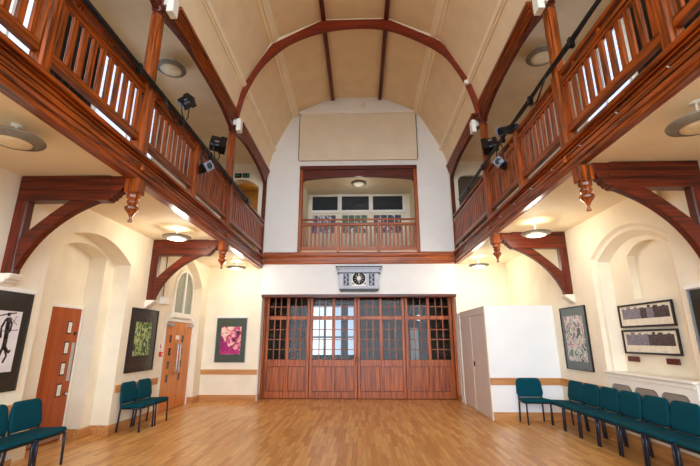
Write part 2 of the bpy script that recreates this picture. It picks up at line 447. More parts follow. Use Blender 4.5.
# gallery slabs: soffit below, boards above, upper ceilings
for side, xa, xb in (('left', XL, NL - .12), ('right', NR + .12, XR)):
    ZS = ZSS[side]
    mb = bx(xa, xb, Y0, YB, ZS, ZG + DZ[side])
    xe = NL - .12 if side == 'left' else NR + .12
    s = -1 if side == 'left' else 1
    mb.box(*sorted((xe, xe + s * .24)), Y0, YB, ZS - .018, ZS)
    struct('ceiling', mb, 'soffit', 'cream underside of the %s gallery' % side, 'ceiling')
    struct('ceiling', bx(xa - .1, (NL if side == 'left' else NR) + .02 * -s, Y0, YB, ZU, ZU + .12) if side == 'left' else bx(NR - .02, XR + .1, Y0, YB, ZU, ZU + .12), 'ceil', 'buff ceiling over the %s gallery' % side, 'ceiling')

# baseboards and dado rails
def strip(name, boxes, mat, label, cat):
    mb = MB()
    for b in boxes: mb.box(*b)
    return struct(name, mb, mat, label, cat, .004)
BH = .16
strip('baseboard_left', [(XL, XL + .025, Y0, 5.42, 0, BH), (XL, XL + .025, 7.42, 9.0, 0, BH), (XL, XL + .025, 10.97, YB, 0, BH),
      (XL - .32, XL + .025, 7.395, 7.42, 0, BH), (XL - .32, XL - .295, 7.12, 7.42, 0, BH), (XL - .6, XL - .295, 7.095, 7.12, 0, BH), (XL - .2, XL + .025, 10.945, 10.97, 0, BH)], 'oY', 'oak skirting board along the left wall', 'baseboard')
strip('baseboard_right', [(XR - .025, XR, Y0, 8.88, 0, BH + .04)], 'oY', 'oak skirting board along the right wall', 'baseboard')
strip('baseboard_back', [(XL + .025, NL, YB - .025, YB, 0, BH), (NL + .03, NL + .045, YB + .06, YB + .38, 0, BH), (NR - .045, NR - .03, YB + .06, YB + .38, 0, BH)], 'oX', 'oak skirting board below the pink picture', 'baseboard')
strip('trim_7', [(XL, XL + .025, Y0, 5.42, .68, .81), (XL, XL + .025, 7.46, 8.98, .68, .81)], 'oY', 'oak dado rail along the left wall behind the chairs', 'dado rail')
strip('trim_8', [(XL, NL, YB - .025, YB, .68, .81)], 'oX', 'oak dado rail below the pink picture on the end wall', 'dado rail')
strip('trim_9', [(XR - .025, XR, Y0, 5.30, .69, .83), (XR - .025, XR, 7.25, 8.88, .69, .83)], 'oY', 'oak dado rail along the right wall behind the chairs', 'dado rail')

# ------------------------------------------------------------------ gallery beams
def beam(side):
    s = 1 if side == 'left' else -1; F = NL if side == 'left' else NR
    pr = [(-.16, 3.60), (-.03, 3.60), (-.03, 3.655), (-.01, 3.665), (.0, 3.685), (.0, 3.71), (-.02, 3.72), (-.045, 3.725), (-.045, 3.735), (-.02, 3.74), (-.02, 3.80), (-.04, 3.803), (-.04, 3.812), (-.02, 3.815), (-.02, 3.85), (-.045, 3.853), (-.045, 3.862), (.0, 3.868), (.0, 3.882),
          (-.02, 3.884), (-.02, 3.893), (.025, 3.897), (.035, 3.91), (.035, 3.94), (.02, 3.95), (.02, 3.955), (-.02, 3.96), (-.16, 3.96)]
    dz = DZ[side]
    mb = MB().prism([(F + s * u, z + dz) for u, z in pr], 'Y', Y0, YB)
    t = thing('gallery_beam', (F, Y0, 3.6), 'moulded dark wood beam along the edge of the %s gallery' % side, 'beam', 'gallery edge beams')
    mb.build('moulded_face', 'wY', t, .003)
    for i, y in enumerate(YPS[side]):
        MB().lathe([(.028, 0), (.034, .03), (.02, .06), (.012, .10)], (F + s * .01, y, 3.72 + dz), 10).build('peg', 'rZ', t)
    if side == 'right':
        for k in range(9):
            y = 2.3 + k * .72
            MB().tube([(F - .0, y, 3.76 + dz), (F - .04, y, 3.76 + dz), (F - .045, y, 3.775 + dz)], .007, 6).build('hook', 'silver', t)
    return t
beam('left'); beam('right')
t = thing('cross_beam', (0, YB, 3.73), 'moulded dark wood beam across the end wall above the clock', 'beam')
pr = [(0, 3.72), (-.05, 3.72), (-.06, 3.75), (-.06, 3.80), (-.04, 3.81), (-.04, 3.92), (-.07, 3.94), (-.08, 3.97), (-.08, 4.03), (-.05, 4.07), (0, 4.07)]
MB().prism([(YB + u, z) for u, z in pr], 'X', NL, NR).build('moulded_face', 'rX', t, .003)

# ------------------------------------------------------------------ balustrades
BL, BR = NL - .085, NR + .085          # balustrade lines
def balusters(t, x, ya, yb, mat, s):
    n = max(2, round((yb - ya) / .148)); p = (yb - ya) / n
    for k in range(n):
        y = ya + (k + .5) * p
        MB().prism([(x - .018, y - .046), (x + .018, y - .046), (x + .018, y + .046), (x - .018, y + .046)], 'Z', 4.23, 4.82).build('baluster', mat, t, .014)
def side_rail(side):
    n0 = set(COL.objects)
    p1, p2 = YPS[side]
    s = 1 if side == 'left' else -1; x = BL if side == 'left' else BR
    cuts = [1.40, 3.04, p1, 6.40, p2, 11.37]
    words = ['nearest the camera', 'between newel and first tall post', 'just beyond the first tall post', 'just before the second tall post', 'running up to the end wall']
    for i in range(5):
        ya, yb = cuts[i] + ((0, .07, .09, .07, .09)[i]), cuts[i + 1] - ((.07, .09, .07, .09, .0)[i])
        t = thing('balustrade_section', (x, ya, 4.1), 'dark slatted balustrade of the %s gallery %s' % (side, words[i]), 'balustrade', 'balustrade sections of the side galleries')
        bx(x - .04, x + .04, ya, yb, 4.12, 4.17).box(x - .03, x + .03, ya, yb, 4.17, 4.23).build('bottom_rail', 'wY', t, .006)
        bx(x - .03, x + .03, ya, yb, 4.81, 4.85).box(x - .045, x + .045, ya, yb, 4.85, 4.91).build('top_rail', 'wY', t, .008)
        MB().box(x - .055, x + .055, ya, yb, 4.985, 5.035).build('handrail', 'wY', t, .015, 2)
        for q in range(3):
            y = ya + (yb - ya) * (q + .5) / 3
            bx(x - .02, x + .02, y - .03, y + .03, 4.90, 4.99).build('rail_block', 'wZ', t, .004)
        balusters(t, x, ya, yb, 'wZ', s)
    for i, y in ((1, 3.04), (3, 6.40)):
        t = thing('newel_post', (x, y, 4.05), 'short dark wood newel post on the %s gallery, %s' % (side, 'nearest the camera' if i == 1 else 'midway between the two tall posts'), 'newel post', 'newel posts of the side galleries')
        bx(x - .07, x + .07, y - .07, y + .07, 3.95, 5.0).build('shaft', 'wZ', t, .02, 1)
        MB().lathe([(.075, 0), (.08, .02), (.05, .05), (.02, .07)], (x, y, 5.0), 12).build('cap', 'wZ', t)
    for i, y in ((1, p1), (2, p2)):
        t = thing('gallery_post', (x, y, 4.05), 'tall dark wood post rising from the %s gallery, %s' % (side, 'nearest the camera' if i == 1 else 'carrying the arched roof truss'), 'post', 'tall posts of the side galleries')
        bx(x - .09, x + .09, y - .09, y + .09, 3.95, 5.06).build('pedestal', 'wZ', t, .025, 1)
        w = .082
        MB().prism([(x - w, y - w * .5), (x - w * .5, y - w), (x + w * .5, y - w), (x + w, y - w * .5), (x + w, y + w * .5), (x + w * .5, y + w), (x - w * .5, y + w), (x - w, y + w * .5)], 'Z', 5.06, 6.14).build('shaft', 'wZ', t, .006)
        MB().lathe([(.065, 0), (.09, .03), (.09, .06), (.07, .08), (.075, .12), (.10, .16), (.10, .20)], (x, y, 6.10), 12).build('capital', 'dZ', t)
        bx(x - .08, x + .08, y - .09, y + .09, 6.28, ZU - DZ[side] - .01).build('head_block', 'dZ', t, .01)
    y = YB - .04
    tag(bx(x - .045, x + .06, y - .05, y + .04, 3.95, 6.60).build('wall_post', 'dZ', None, .01), 'slim dark wood post against the end wall at the far end of the %s gallery' % side, 'post', 'wall posts beside the end wall')
    for o in set(COL.objects) - n0:
        if o.parent is None: o.location.z += DZ[side]
side_rail('left'); side_rail('right')

# arcade timbers over the galleries
def arcade(side):
    s = 1 if side == 'left' else -1; F = NL if side == 'left' else NR; x = BL if side == 'left' else BR
    p1, p2 = YPS[side]; dz = {'left': -.04, 'right': .06}[side]
    for i, (a, b) in enumerate(((1.32, p1), (p1, p2), (p2, YB))):
        w = ('in the bay nearest the camera', 'between the two tall posts', 'running up to the end wall')[i]
        t = thing('arcade_plate', (x, a, 6.2), 'dark wood arched plate over the %s gallery %s' % (side, w), 'beam', 'arcade plates over the galleries')
        a1, b1 = a + .08, b - (.08 if i < 2 else .05)
        pts = [(a1, ZU - .012)]
        for k in range(19):
            d = -1 + 2 * k / 18
            pts.append(((a1 + b1) / 2 + d * (b1 - a1) / 2, 6.26 + dz + .22 * (1 - abs(d) ** 2.6)))
        pts.append((b1, ZU - .012))
        MB().prism(pts, 'X', x - .045, x + .045).build('arched_web', 'dY', t, .005)
        c0 = a + .36; c1 = b - (.10 if i < 2 else .0)
        pr = [(-.035, 6.46), (.0, 6.46), (.0, 6.485), (-.025, 6.49), (-.025, 6.50), (.014, 6.505), (.014, 6.535), (-.015, 6.54), (-.015, 6.55), (.028, 6.555), (.028, 6.585), (-.005, 6.59), (-.005, 6.60), (.042, 6.605), (.042, 6.64), (.005, 6.645), (.005, 6.655), (.065, 6.66), (.065, 6.73), (-.035, 6.73)]
        pr = [(u, z + dz) for u, z in pr]
        MB().prism([(F + s * (u - .02), z) for u, z in pr], 'Y', c0, c1).build('cornice', 'wY', t, .002)
arcade('left'); arcade('right')

# roof truss
def truss(y):
    t = thing('roof_truss', (-.07, y, 6.5), 'dark wood arched roof truss spanning the hall under the ceiling', 'roof truss')
    cx = (NL + NR) / 2
    def cr(P, k=5):
        out = []
        for q in range(len(P) - 1):
            a, b, c, d = P[max(q - 1, 0)], P[q], P[q + 1], P[min(q + 2, len(P) - 1)]
            for w in range(k):
                u = w / k
                out.append(tuple(.5 * (2 * b[e] + (c[e] - a[e]) * u + (2 * a[e] - 5 * b[e] + 4 * c[e] - d[e]) * u * u + (3 * b[e] - a[e] - 3 * c[e] + d[e]) * u ** 3) for e in (0, 1)))
        return out + [P[-1]]
    bot = cr([(-2.83, 6.40), (-2.78, 6.70), (-2.71, 7.06), (-2.60, 7.38), (-2.40, 7.80), (-2.12, 8.17), (-1.64, 8.58), (-.90, 8.88), (-.08, 8.985), (.70, 8.91), (1.46, 8.56), (2.00, 8.17), (2.31, 7.70), (2.48, 7.30), (2.58, 6.98), (2.64, 6.70), (2.68, 6.40)])
    inn = [(2.78, 6.5), (2.68, 6.98), (2.57, 7.33), (2.40, 7.74), (2.10, 8.25), (1.90, 8.50), (.70, 9.14), (-.90, 9.14), (-2.10, 8.48), (-2.22, 8.28), (-2.49, 7.80), (-2.69, 7.40), (-2.79, 7.06), (-2.90, 6.5)]
    top = [(2.80, 6.5), (2.70, 6.98), (2.60, 7.36), (1.86, 8.64), (.68, 9.20), (-.88, 9.20), (-2.09, 8.62), (-2.71, 7.38), (-2.82, 7.0), (-2.92, 6.5)]
    MB().arcstrip(bot, inn[::-1], 'Y', y - .07, y + .07).build('arched_rib', 'truss', t)
    up = inn[1:-1]
    MB().arcstrip(up, top[1:-1], 'Y', y - .045, y + .045).build('cream_fillet', 'rib', t)
    for x in (-2.86, 2.72):
        MB().lathe([(.02, -.12), (.06, -.09), (.05, -.04), (.085, 0), (.085, .05), (.06, .09)], (x, y, 6.48), 12).build('springing_boss', 'dZ', t)
    return t
truss(8.10)

# white boxes on the posts
for side, y, x, lab in (('left', 4.66, -2.70, 'nearest'), ('left', 8.0, -2.72, 'second'), ('right', 4.74, 2.58, 'nearest'), ('right', 8.2, 2.58, 'second')):
    t = thing('wall_speaker', (x, y, 6.1), 'small white loudspeaker high on the %s tall post of the %s gallery' % (lab, side), 'speaker', 'small white speakers on the posts')
    bx(x - .05, x + .05, y - .08, y + .08, 6.12, 6.42).build('body', 'gloss', t, .008)
    sx = x - .03 if side == 'left' else x + .03
    bx(*sorted((sx, sx + (-.13 if side == 'left' else .13))), y + .02, y + .08, 6.33, 6.45).build('wall_arm', 'gloss', t, .004)
t = thing('sensor', (2.42, 8.0, 7.3), 'tiny white sensor on the right haunch of the roof truss', 'sensor')
bx(2.40, 2.50, 7.94, 8.03, 7.24, 7.34).build('body', 'gloss', t, .01)

# ------------------------------------------------------------------ timber brackets under the galleries
def bracket(side, y, which):
    s = 1 if side == 'left' else -1; W = XL if side == 'left' else XR
    ZS = ZSS[side]; n0 = set(COL.objects)
    t = thing('timber_bracket', (W, y, 2.4), 'dark wood arched bracket under the %s gallery, %s' % (side, which), 'bracket', 'timber brackets under the galleries')
    X = lambda u: W + s * u                      # distance out from the wall
    L = abs((NL if side == 'left' else NR) - W)  # wall to beam face
    hy = .065
    ZS = 3.70
    bx(*sorted((X(0), X(.16))), y - hy, y + hy, 2.43, ZS).build('wall_post', 'dZ', t, .015)
    # horizontal with stepped end
    e = L - .36
    pts = [(.02, ZS), (.02, 3.36), (e, 3.36), (e + .03, 3.39), (e + .055, 3.39), (e + .06, 3.42), (e + .10, 3.44), (e + .105, 3.47), (e + .15, 3.49), (e + .16, 3.53), (L - .16, 3.53), (L - .16, ZS - .01)]
    MB().prism([(X(u), z) for u, z in pts], 'Y', y - hy - .01, y + hy + .01).build('cantilever', 'dX', t, .008)
    bx(*sorted((X(.05), X(e + .02))), y - hy - .03, y + hy + .03, 3.50, 3.55).box(*sorted((X(.05), X(e + .02))), y - hy - .02, y + hy + .02, 3.62, 3.69).build('moulding', 'dX', t, .006)
    # curved brace
    n = 14; lo = []; hi = []
    p0, p1, p2 = (.15, 2.46), (.38, 3.10), (1.08, 3.37)
    q0, q1, q2 = (.13, 2.86), (.42, 3.16), (.70, 3.37)
    bz = lambda a, b, c, k: ((1 - k) ** 2 * a[0] + 2 * k * (1 - k) * b[0] + k * k * c[0], (1 - k) ** 2 * a[1] + 2 * k * (1 - k) * b[1] + k * k * c[1])
    for k in range(n + 1): lo.append(bz(p0, p1, p2, k / n)); hi.append(bz(q0, q1, q2, k / n))
    MB().prism([(X(u), z) for u, z in lo + hi[::-1]], 'Y', y - hy + .005, y + hy - .005).build('brace', 'dX', t, .012)
    # block and turned drop
    c = X(L - .07); 
    bx(c - .09, c + .09, y - .09, y + .09, 3.46, 3.66).build('block', 'wZ', t, .012)
    prof = [(.012, -.39), (.03, -.385), (.03, -.365), (.014, -.35), (.018, -.32), (.045, -.27), (.085, -.225), (.09, -.20), (.07, -.18), (.05, -.165), (.07, -.14), (.075, -.12), (.06, -.10), (.08, -.07), (.085, -.04), (.075, 0)]
    MB().lathe(prof, (c, y, 3.47), 8, smooth=False).build('turned_drop', 'wZ', t)
    # painted stone corbel
    cb = thing('stone_corbel', (W, y, 2.25), 'small cream stone corbel on the %s wall under the bracket %s' % (side, which), 'corbel', 'stone corbels under the brackets')
    pr = [(0, 2.22), (.05, 2.24), (.08, 2.28), (.12, 2.30), (.14, 2.33), (.18, 2.35), (.20, 2.38), (.22, 2.40), (.22, 2.43), (0, 2.43)]
    MB().prism([(X(u * .85), 2.43 - (2.43 - z) * .8) for u, z in pr], 'Y', y - .10, y + .10).build('block', 'stone', cb, .012)
    for o in set(COL.objects) - n0:
        if o.parent is None: o.location.z += ZSS[side] - 3.70
bracket('left', 4.75, 'nearest the camera'); bracket('left', 8.16, 'farther from the camera')
bracket('right', 4.66, 'nearest the camera'); bracket('right', 7.98, 'farther from the camera')

# ------------------------------------------------------------------ pendant lamps
def lamp(x, y, z, ceilz, label, on, r=.255, inner=.165, ringmat='lampring'):
    t = thing('pendant_lamp', (x, y, z), label, 'lamp', 'round pendant lamps')
    MB().lathe([(inner, .0), (r, .035), (r + .006, .045), (r, .055), (inner + .01, .03), (inner, .0)], (x, y, z), 40, caps=False).build('ring', ringmat, t)
    MB().lathe([(.002, -.012), (inner * .6, -.008), (inner - .004, .004), (inner - .004, .02), (.002, .02)], (x, y, z), 32, caps=False).build('diffuser', 'lampon' if on else 'lampoff', t)
    MB().lathe([(r - .02, .046), (.10, .075), (.03, .09), (.012, .10)], (x, y, z), 32, caps=False).build('dish', 'lampwhite', t)
    MB().tube([(x, y, z + .09), (x, y, ceilz - .02)], .011, 8).build('stem', 'lampwhite', t)
    MB().lathe([(.05, -.03), (.05, 0)], (x, y, ceilz), 16).build('ceiling_rose', 'lampwhite', t)
    return t
lamp(-3.38, 3.43, 3.45, ZSS['left'], 'unlit round pendant lamp under the left gallery near the camera', False)
lamp(-3.49, 7.24, 3.44, ZSS['left'], 'lit round pendant lamp under the left gallery before the second bracket', True)
lamp(-3.36, 10.55, 3.44, ZSS['left'], 'lit round pendant lamp under the left gallery close to the end wall', True)
lamp(3.08, 3.30, 3.45, ZSS['right'], 'unlit round pendant lamp under the right gallery near the camera', False)
lamp(3.22, 7.15, 3.44, ZSS['right'], 'lit round pendant lamp under the right gallery before the second bracket', True)
lamp(3.10, 10.4, 3.44, ZSS['right'], 'lit round pendant lamp under the right gallery above the cupboard', True)
lamp(-3.68, 6.60, 6.68, ZU, 'unlit round pendant lamp high over the left gallery', False, .27, .20)
lamp(3.42, 6.45, 6.68, ZU, 'unlit round pendant lamp high over the right gallery', False, .27, .20)

# ------------------------------------------------------------------ alcove over the end wall
AY = 13.1; ax0, ax1, az0, az1 = ALC[0] + .04, ALC[1] - .02, 4.06, 6.52
mb = MB()
ribbon(mb, [(ax0, YB, az0), (ax0, AY, az0), (ax1, AY, az0), (ax1, YB, az0)], [(ax0, YB, az1 + .3), (ax0, AY, az1 + .3), (ax1, AY, az1 + .3), (ax1, YB, az1 + .3)])
mb.add([(ax0, YB, az1), (ax1, YB, az1), (ax1, AY, az1), (ax0, AY, az1)], [(0, 1, 2, 3)])
mb.add([(ax0 - .1, YB, az0), (ax1 + .1, YB, az0), (ax1 + .1, AY, az0), (ax0 - .1, AY, az0)], [(0, 1, 2, 3)])
struct('wall_alcove', mb, 'cream', 'cream alcove behind the small balcony on the end wall', 'wall')
t = thing('trim_10', (0, YB, 4.07), 'dark wood frame with shallow arched lintel around the balcony opening', 'frame', None, 'structure')
bx(ALC[0] - .02, ALC[0] + .085, YB - .03, YB + .12, 4.07, 6.80).build('jamb', 'rZ', t, .01)
bx(ALC[1] - .085, ALC[1] + .02, YB - .03, YB + .12, 4.07, 6.80).build('jamb', 'rZ', t, .01)
a = ALC[0] + .085; b = ALC[1] - .085; pts = [(a, 6.72), (a, 6.27)]
for k in range(0, 7): pts.append((a + .10 * (1 - math.cos(k / 6 * PI / 2)), 6.27 + .10 * math.sin(k / 6 * PI / 2)))
for k in range(1, 12):
    d = -1 + 2 * k / 12; pts.append(((a + b) / 2 + d * ((b - a) / 2 - .1), 6.37 + .10 * (1 - d * d)))
for k in range(6, -1, -1): pts.append((b - .10 * (1 - math.cos(k / 6 * PI / 2)), 6.27 + .10 * math.sin(k / 6 * PI / 2)))
pts += [(b, 6.72)]
MB().prism(pts, 'Y', YB - .01, YB + .10).build('arched_lintel', 'dX', t, .006)
bx(ALC[0] - .02, ALC[1] + .02, YB - .05, YB + .12, 6.68, 6.81).build('head', 'dX', t, .008)
t = thing('balcony_balustrade', (0, YB + .03, 4.07), 'slatted wood balustrade of the small balcony above the clock', 'balustrade')
y = YB + .04; a, b = ALC[0] + .085, ALC[1] - .085
bx(a, b, y - .03, y + .03, 5.06, 5.11).build('handrail', 'rX', t, .01)
bx(a, b, y - .04, y + .04, 4.89, 4.98).build('top_rail', 'rX', t, .01)
bx(a, b, y - .035, y + .035, 4.15, 4.25).build('bottom_rail', 'rX', t, .008)
bx(a, b, y - .03, y + .03, 4.06, 4.15).build('kick_board', 'oX', t, .004)
for x in (-.66, .54): bx(x - .045, x + .045, y - .05, y + .04, 4.06, 5.0).build('newel', 'rZ', t, .01)
segs = [(a, -.705), (-.615, .495), (.585, b)]
for u, w in segs:
    n = round((w - u) / .118)
    for k in range(n):
        x = u + (k + .5) * (w - u) / n
        bx(x - .028, x + .028, y - .015, y + .015, 4.25, 4.89).build('baluster', 'rZ', t, .006)
# windows and notice boards
for k, (x0, x1) in enumerate(((-1.66, -.78), (-.64, .30), (.44, 1.46))):
    nm = ('left', 'middle', 'right')[k]
    w = thing('window_%d' % (k + 1), ((x0 + x1) / 2, AY, 5.9), '%s dark internal window high at the back of the balcony alcove' % nm, 'window', None, 'structure')
    mb = bx(x0 - .08, x0, AY - .05, AY, 5.82, 6.50).box(x1, x1 + .08, AY - .05, AY, 5.82, 6.50).box(x0, x1, AY - .05, AY, 6.42, 6.50).box(x0, x1, AY - .05, AY, 5.82, 5.92)
    mb.build('window_frame', 'gloss', w, .005)
    bx(x0, x1, AY - .02, AY - .01, 5.92, 6.42).build('pane', 'darkglass', w)
    p = thing('notice_board', ((x0 + x1) / 2, AY, 5.1), '%s notice board of small prints behind the balcony balusters' % nm, 'notice board', 'notice boards in the alcove')
    bx(x0 - .02, x1 - .02, AY - .03, AY - .002, 5.06, 5.76).build('board', 'cardwhite', p)
    for r in range(2):
        n = 4
        for c in range(n):
            cw = (x1 - x0 - .06) / n; cx = x0 + .01 + c * cw
            bx(cx + .01, cx + cw - .015, AY - .038, AY - .028, 5.10 + r * .33, 5.10 + r * .33 + .30).build('print', ('poster', 'postergreen', 'postertwo')[k], p)
t = thing('ceiling_light', (-.04, 12.0, 6.5), 'round bulkhead light on the alcove ceiling', 'lamp')
MB().lathe([(.235, .0), (.245, -.03), (.225, -.06), (.19, -.065)], (-.04, 12.05, 6.52), 28, caps=False).build('rim', 'lampring', t)
MB().lathe([(.195, -.05), (.15, -.085), (.08, -.10), (.003, -.105)], (-.04, 12.05, 6.52), 28, caps=False).build('diffuser', 'lampwhite', t)

# projection screen
t = thing('projection_screen', (-.06, YB - .05, 7.0), 'closed cream fabric screen hanging on the gable above the balcony', 'screen')
mb = MB(); n = 24
fr = [(-1.90 + 3.68 * k / n, YB - .05 + .012 * math.sin(k * 1.7) + .006 * math.sin(k * .6)) for k in range(n + 1)]
ribbon(mb, [(x, y, 7.02) for x, y in fr], [(x, YB - .05, 8.60) for x, y in fr], smooth=True)
ribbon(mb, [(x, y + .012, 7.02) for x, y in fr], [(x, YB - .038, 8.60) for x, y in fr], smooth=True)
mb.build('fabric', 'blind', t)
bx(-1.91, 1.79, YB - .075, YB - .02, 6.98, 7.03).build('bottom_bar', 'blind', t, .01)
bx(-1.93, 1.81, YB - .10, YB - .002, 8.60, 8.70).build('casing', 'gloss', t, .01)
bx(1.783, 1.80, YB - .06, YB - .03, 7.0, 8.62).build('side_guide', 'matgrey', t); bx(-1.92, -1.903, YB - .06, YB - .03, 7.0, 8.62).build('side_guide', 'matgrey', t)
t = thing('vent_grille', (.12, YB, 8.85), 'small square vent in the gable above the screen', 'vent')
bx(.0, .24, YB - .02, YB, 8.84, 9.06).build('frame', 'gloss', t, .005)
for k in range(4): bx(.03, .21, YB - .028, YB - .018, 8.875 + k * .045, 8.90 + k * .045).build('louvre', 'mauve', t)

# ------------------------------------------------------------------ clock
cx, cz = -.08, 3.33
t = thing('wall_clock', (cx, YB, 2.98), 'ornate black and white cased clock under the cross beam', 'clock')
bx(cx - .56, cx + .56, YB - .20, YB, 3.07, 3.50).build('case', 'clockcase', t, .012)
bx(cx - .60, cx + .60, YB - .23, YB, 3.49, 3.535).box(cx - .57, cx + .57, YB - .21, YB, 3.535, 3.60).box(cx - .64, cx + .64, YB - .26, YB, 3.60, 3.65).build('cornice', 'clockcase', t, .012)
bx(cx - .66, cx + .66, YB - .275, YB, 3.645, 3.675).box(cx - .61, cx + .61, YB - .24, YB, 3.475, 3.50).build('cornice_edge', 'black', t, .004)
bx(cx - .57, cx + .57, YB - .21, YB, 3.04, 3.075).build('sill', 'clockcase', t, .008)
MB().prism([(cx - .57, 3.05), (cx - .53, 2.98), (cx + .53, 2.98), (cx + .57, 3.05)], 'Y', YB - .20, YB).build('base', 'black', t, .006)
for sx in (-1, 1):
    x = cx + sx * .36; 
    f = bx(x - .075, x + .075, YB - .206, YB - .19, 3.13, 3.46).build('side_panel', 'black', t, .004)
    for k in range(5):
        MB().lathe([(.002, -.216), (.03, -.212), (.034, -.204)], (x + (.015 if k % 2 else -.015), YB, 3.17 + k * .062), 8, 'Y').build('scroll_ornament', 'clockcase', t)
    for u in (.245, .48):
        bx(cx + sx * u - .02, cx + sx * u + .02, YB - .215, YB - .19, 3.08, 3.49).build('pilaster', 'clockcase', t, .006)
bx(cx - .20, cx + .20, YB - .212, YB - .19, 3.12, 3.50).build('dial_plate', 'gloss', t, .004)
for sx in (-1, 1):
    for sz in (-1, 1):
        MB().prism([(cx + sx * .19, cz + sz * .17), (cx + sx * .19, cz + sz * .11), (cx + sx * .12, cz + sz * .17)], 'Y', YB - .218, YB - .20).build('corner_ornament', 'black', t)
MB().lathe([(.178, -.205), (.182, -.225), (.165, -.235), (.160, -.222)], (cx, YB, cz), 36, 'Y', caps=False).build('bezel', 'black', t)
MB().lathe([(.002, -.222), (.166, -.222), (.166, -.205)], (cx, YB, cz), 36, 'Y', caps=False).build('dial', 'signblack', t)
for k in range(12):
    a = k * PI / 6
    MB().bar((cx + .05 * math.sin(a), YB - .225, cz + .05 * math.cos(a)), (cx + .145 * math.sin(a), YB - .225, cz + .145 * math.cos(a)), .014 if k % 3 else .024, .006).build('hour_mark', 'paper', t)
MB().lathe([(.002, -.226), (.055, -.226), (.06, -.222)], (cx, YB, cz), 20, 'Y', caps=False).build('dial_centre', 'paper', t)
for a, l in ((math.radians(62), .10), (math.radians(-50), .13)):
    MB().bar((cx, YB - .229, cz), (cx + l * math.sin(a), YB - .229, cz + l * math.cos(a)), .012, .004).build('hand', 'paper', t)

CK = [o for o in COL.objects if o.name == 'wall_clock'][0]; CK.location.z -= .06; CK.location.x += .03

# ------------------------------------------------------------------ folding glazed doors
DY = 11.90; DX = [-2.85, -1.49, -.115, 1.27, 2.70]
t = thing('door_frame', (0, DY, 0), 'red brown wood frame around the folding glazed doors', 'door frame', None, 'structure')
bx(NL, NL + .06, DY - .10, DY + .06, 0, 2.83).build('jamb', 'rZ', t, .008)
bx(NR - .06, NR, DY - .10, DY + .06, 0, 2.83).build('jamb', 'rZ', t, .008)
bx(NL, NR, YB - .012, YB + .10, 2.77, 2.85).build('head', 'dX', t, .008)
bx(NL - .0, NL + .03, YB - .008, YB + .06, 0, 2.77).build('casing', 'mauve', t, .004)
bx(NR - .03, NR, YB - .008, YB + .06, .0, 2.77).build('casing', 'mauve', t, .004)
for i in range(4):
    a, b = DX[i] + .006, DX[i + 1] - .006
    if i == 0: a += .06
    if i == 3: b -= .06
    w = ('leftmost', 'second from the left', 'third from the left', 'rightmost')[i]
    t = thing('door_%d' % (i + 3), ((a + b) / 2, DY, 0), '%s of the four folding glazed wood doors in the end wall' % w, 'door', None, 'structure')
    y0, y1 = DY - .03, DY + .03; st = .085; mid = (a + b) / 2
    fr = bx(a, a + st, y0, y1, .012, 2.90).box(b - st, b, y0, y1, .012, 2.90)
    for (z0, z1) in ((.012, .20), (.86, 1.05), (2.80, 2.90), (2.16, 2.27)): fr.box(a + st, b - st, y0, y1, z0, z1)
    fr.box(mid - .055, mid + .055, y0, y1, .2, .86).box(mid - .045, mid + .045, y0, y1, 1.05, 2.16).box(mid - .045, mid + .045, y0, y1, 2.27, 2.80)
    F = fr.build('frame', 'rZ', t, .008)
    for (u, v) in ((a + st, mid - .055), (mid + .055, b - st)):
        bx(u, v, y0 + .028, y1 - .018, .2, .86).build('panel', 'rZ', t)
        MB().box(u, u + .012, y0 + .012, y0 + .03, .2, .86).box(v - .012, v, y0 + .012, y0 + .03, .2, .86).box(u, v, y0 + .014, y0 + .03, .2, .212).box(u, v, y0 + .014, y0 + .03, .848, .86).build('panel_shade_bead', 'dZ', t)  # darker wood paints in the shade line round each recessed panel
    bars = MB()
    for (u, v) in ((a + st, mid - .045), (mid + .045, b - st)):
        for k in (1, 2):
            x = u + (v - u) * k / 3; bars.box(x - .011, x + .011, y0 + .008, y1 - .008, 1.05, 2.80)
        for k in (1, 2, 3):
            z = 1.05 + (2.16 - 1.05) * k / 4; bars.box(u, v, y0 + .010, y1 - .010, z - .011, z + .011)
        z = (2.27 + 2.80) / 2; bars.box(u, v, y0 + .010, y1 - .010, z - .011, z + .011)
    bars.build('glazing_bars', 'rZ', t)
    for (u, v) in ((a + st, mid - .045), (mid + .045, b - st)):
        bx(u, v, DY - .002, DY + .002, 1.05, 2.16).build('pane', 'pane', t)
        bx(u, v, DY - .002, DY + .002, 2.27, 2.80).build('pane', 'pane', t)
    if i in (1, 2):
        hx = b - .04 if i == 1 else a + .04
        MB().tube([(hx, y0, .98), (hx, y0 - .04, .98), (hx, y0 - .04, 1.12), (hx, y0, 1.12)], .008, 6).build('handle', 'black', t)
# lobby behind the doors
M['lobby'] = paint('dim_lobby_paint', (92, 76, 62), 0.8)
mb = MB()
lx0, lx1, ly = -4.2, 4.2, 15.6
ribbon(mb, [(lx0, DY + .08, 0), (lx0, ly, 0), (lx1, ly, 0), (lx1, DY + .08, 0)], [(lx0, DY + .08, 3.4), (lx0, ly, 3.4), (lx1, ly, 3.4), (lx1, DY + .08, 3.4)])
mb.add([(lx0, DY, 3.4), (lx1, DY, 3.4), (lx1, ly, 3.4), (lx0, ly, 3.4)], [(0, 1, 2, 3)])
mb.add([(lx0, YB + .3, -.01), (lx1, YB + .3, -.01), (lx1, ly, -.01), (lx0, ly, -.01)], [(0, 1, 2, 3)])
for xa, xb in ((lx0, NL), (NR, lx1)): ribbon(mb, [(xa, DY + .08, 0), (xb, DY + .08, 0)], [(xa, DY + .08, 3.4), (xb, DY + .08, 3.4)])
mb.add([(NL, DY + .04, 2.9), (NR, DY + .04, 2.9), (NR, DY + .04, 3.4), (NL, DY + .04, 3.4)], [(0, 1, 2, 3)])
struct('wall_lobby', mb, 'lobby', 'dim lobby seen through the glazed doors', 'wall')
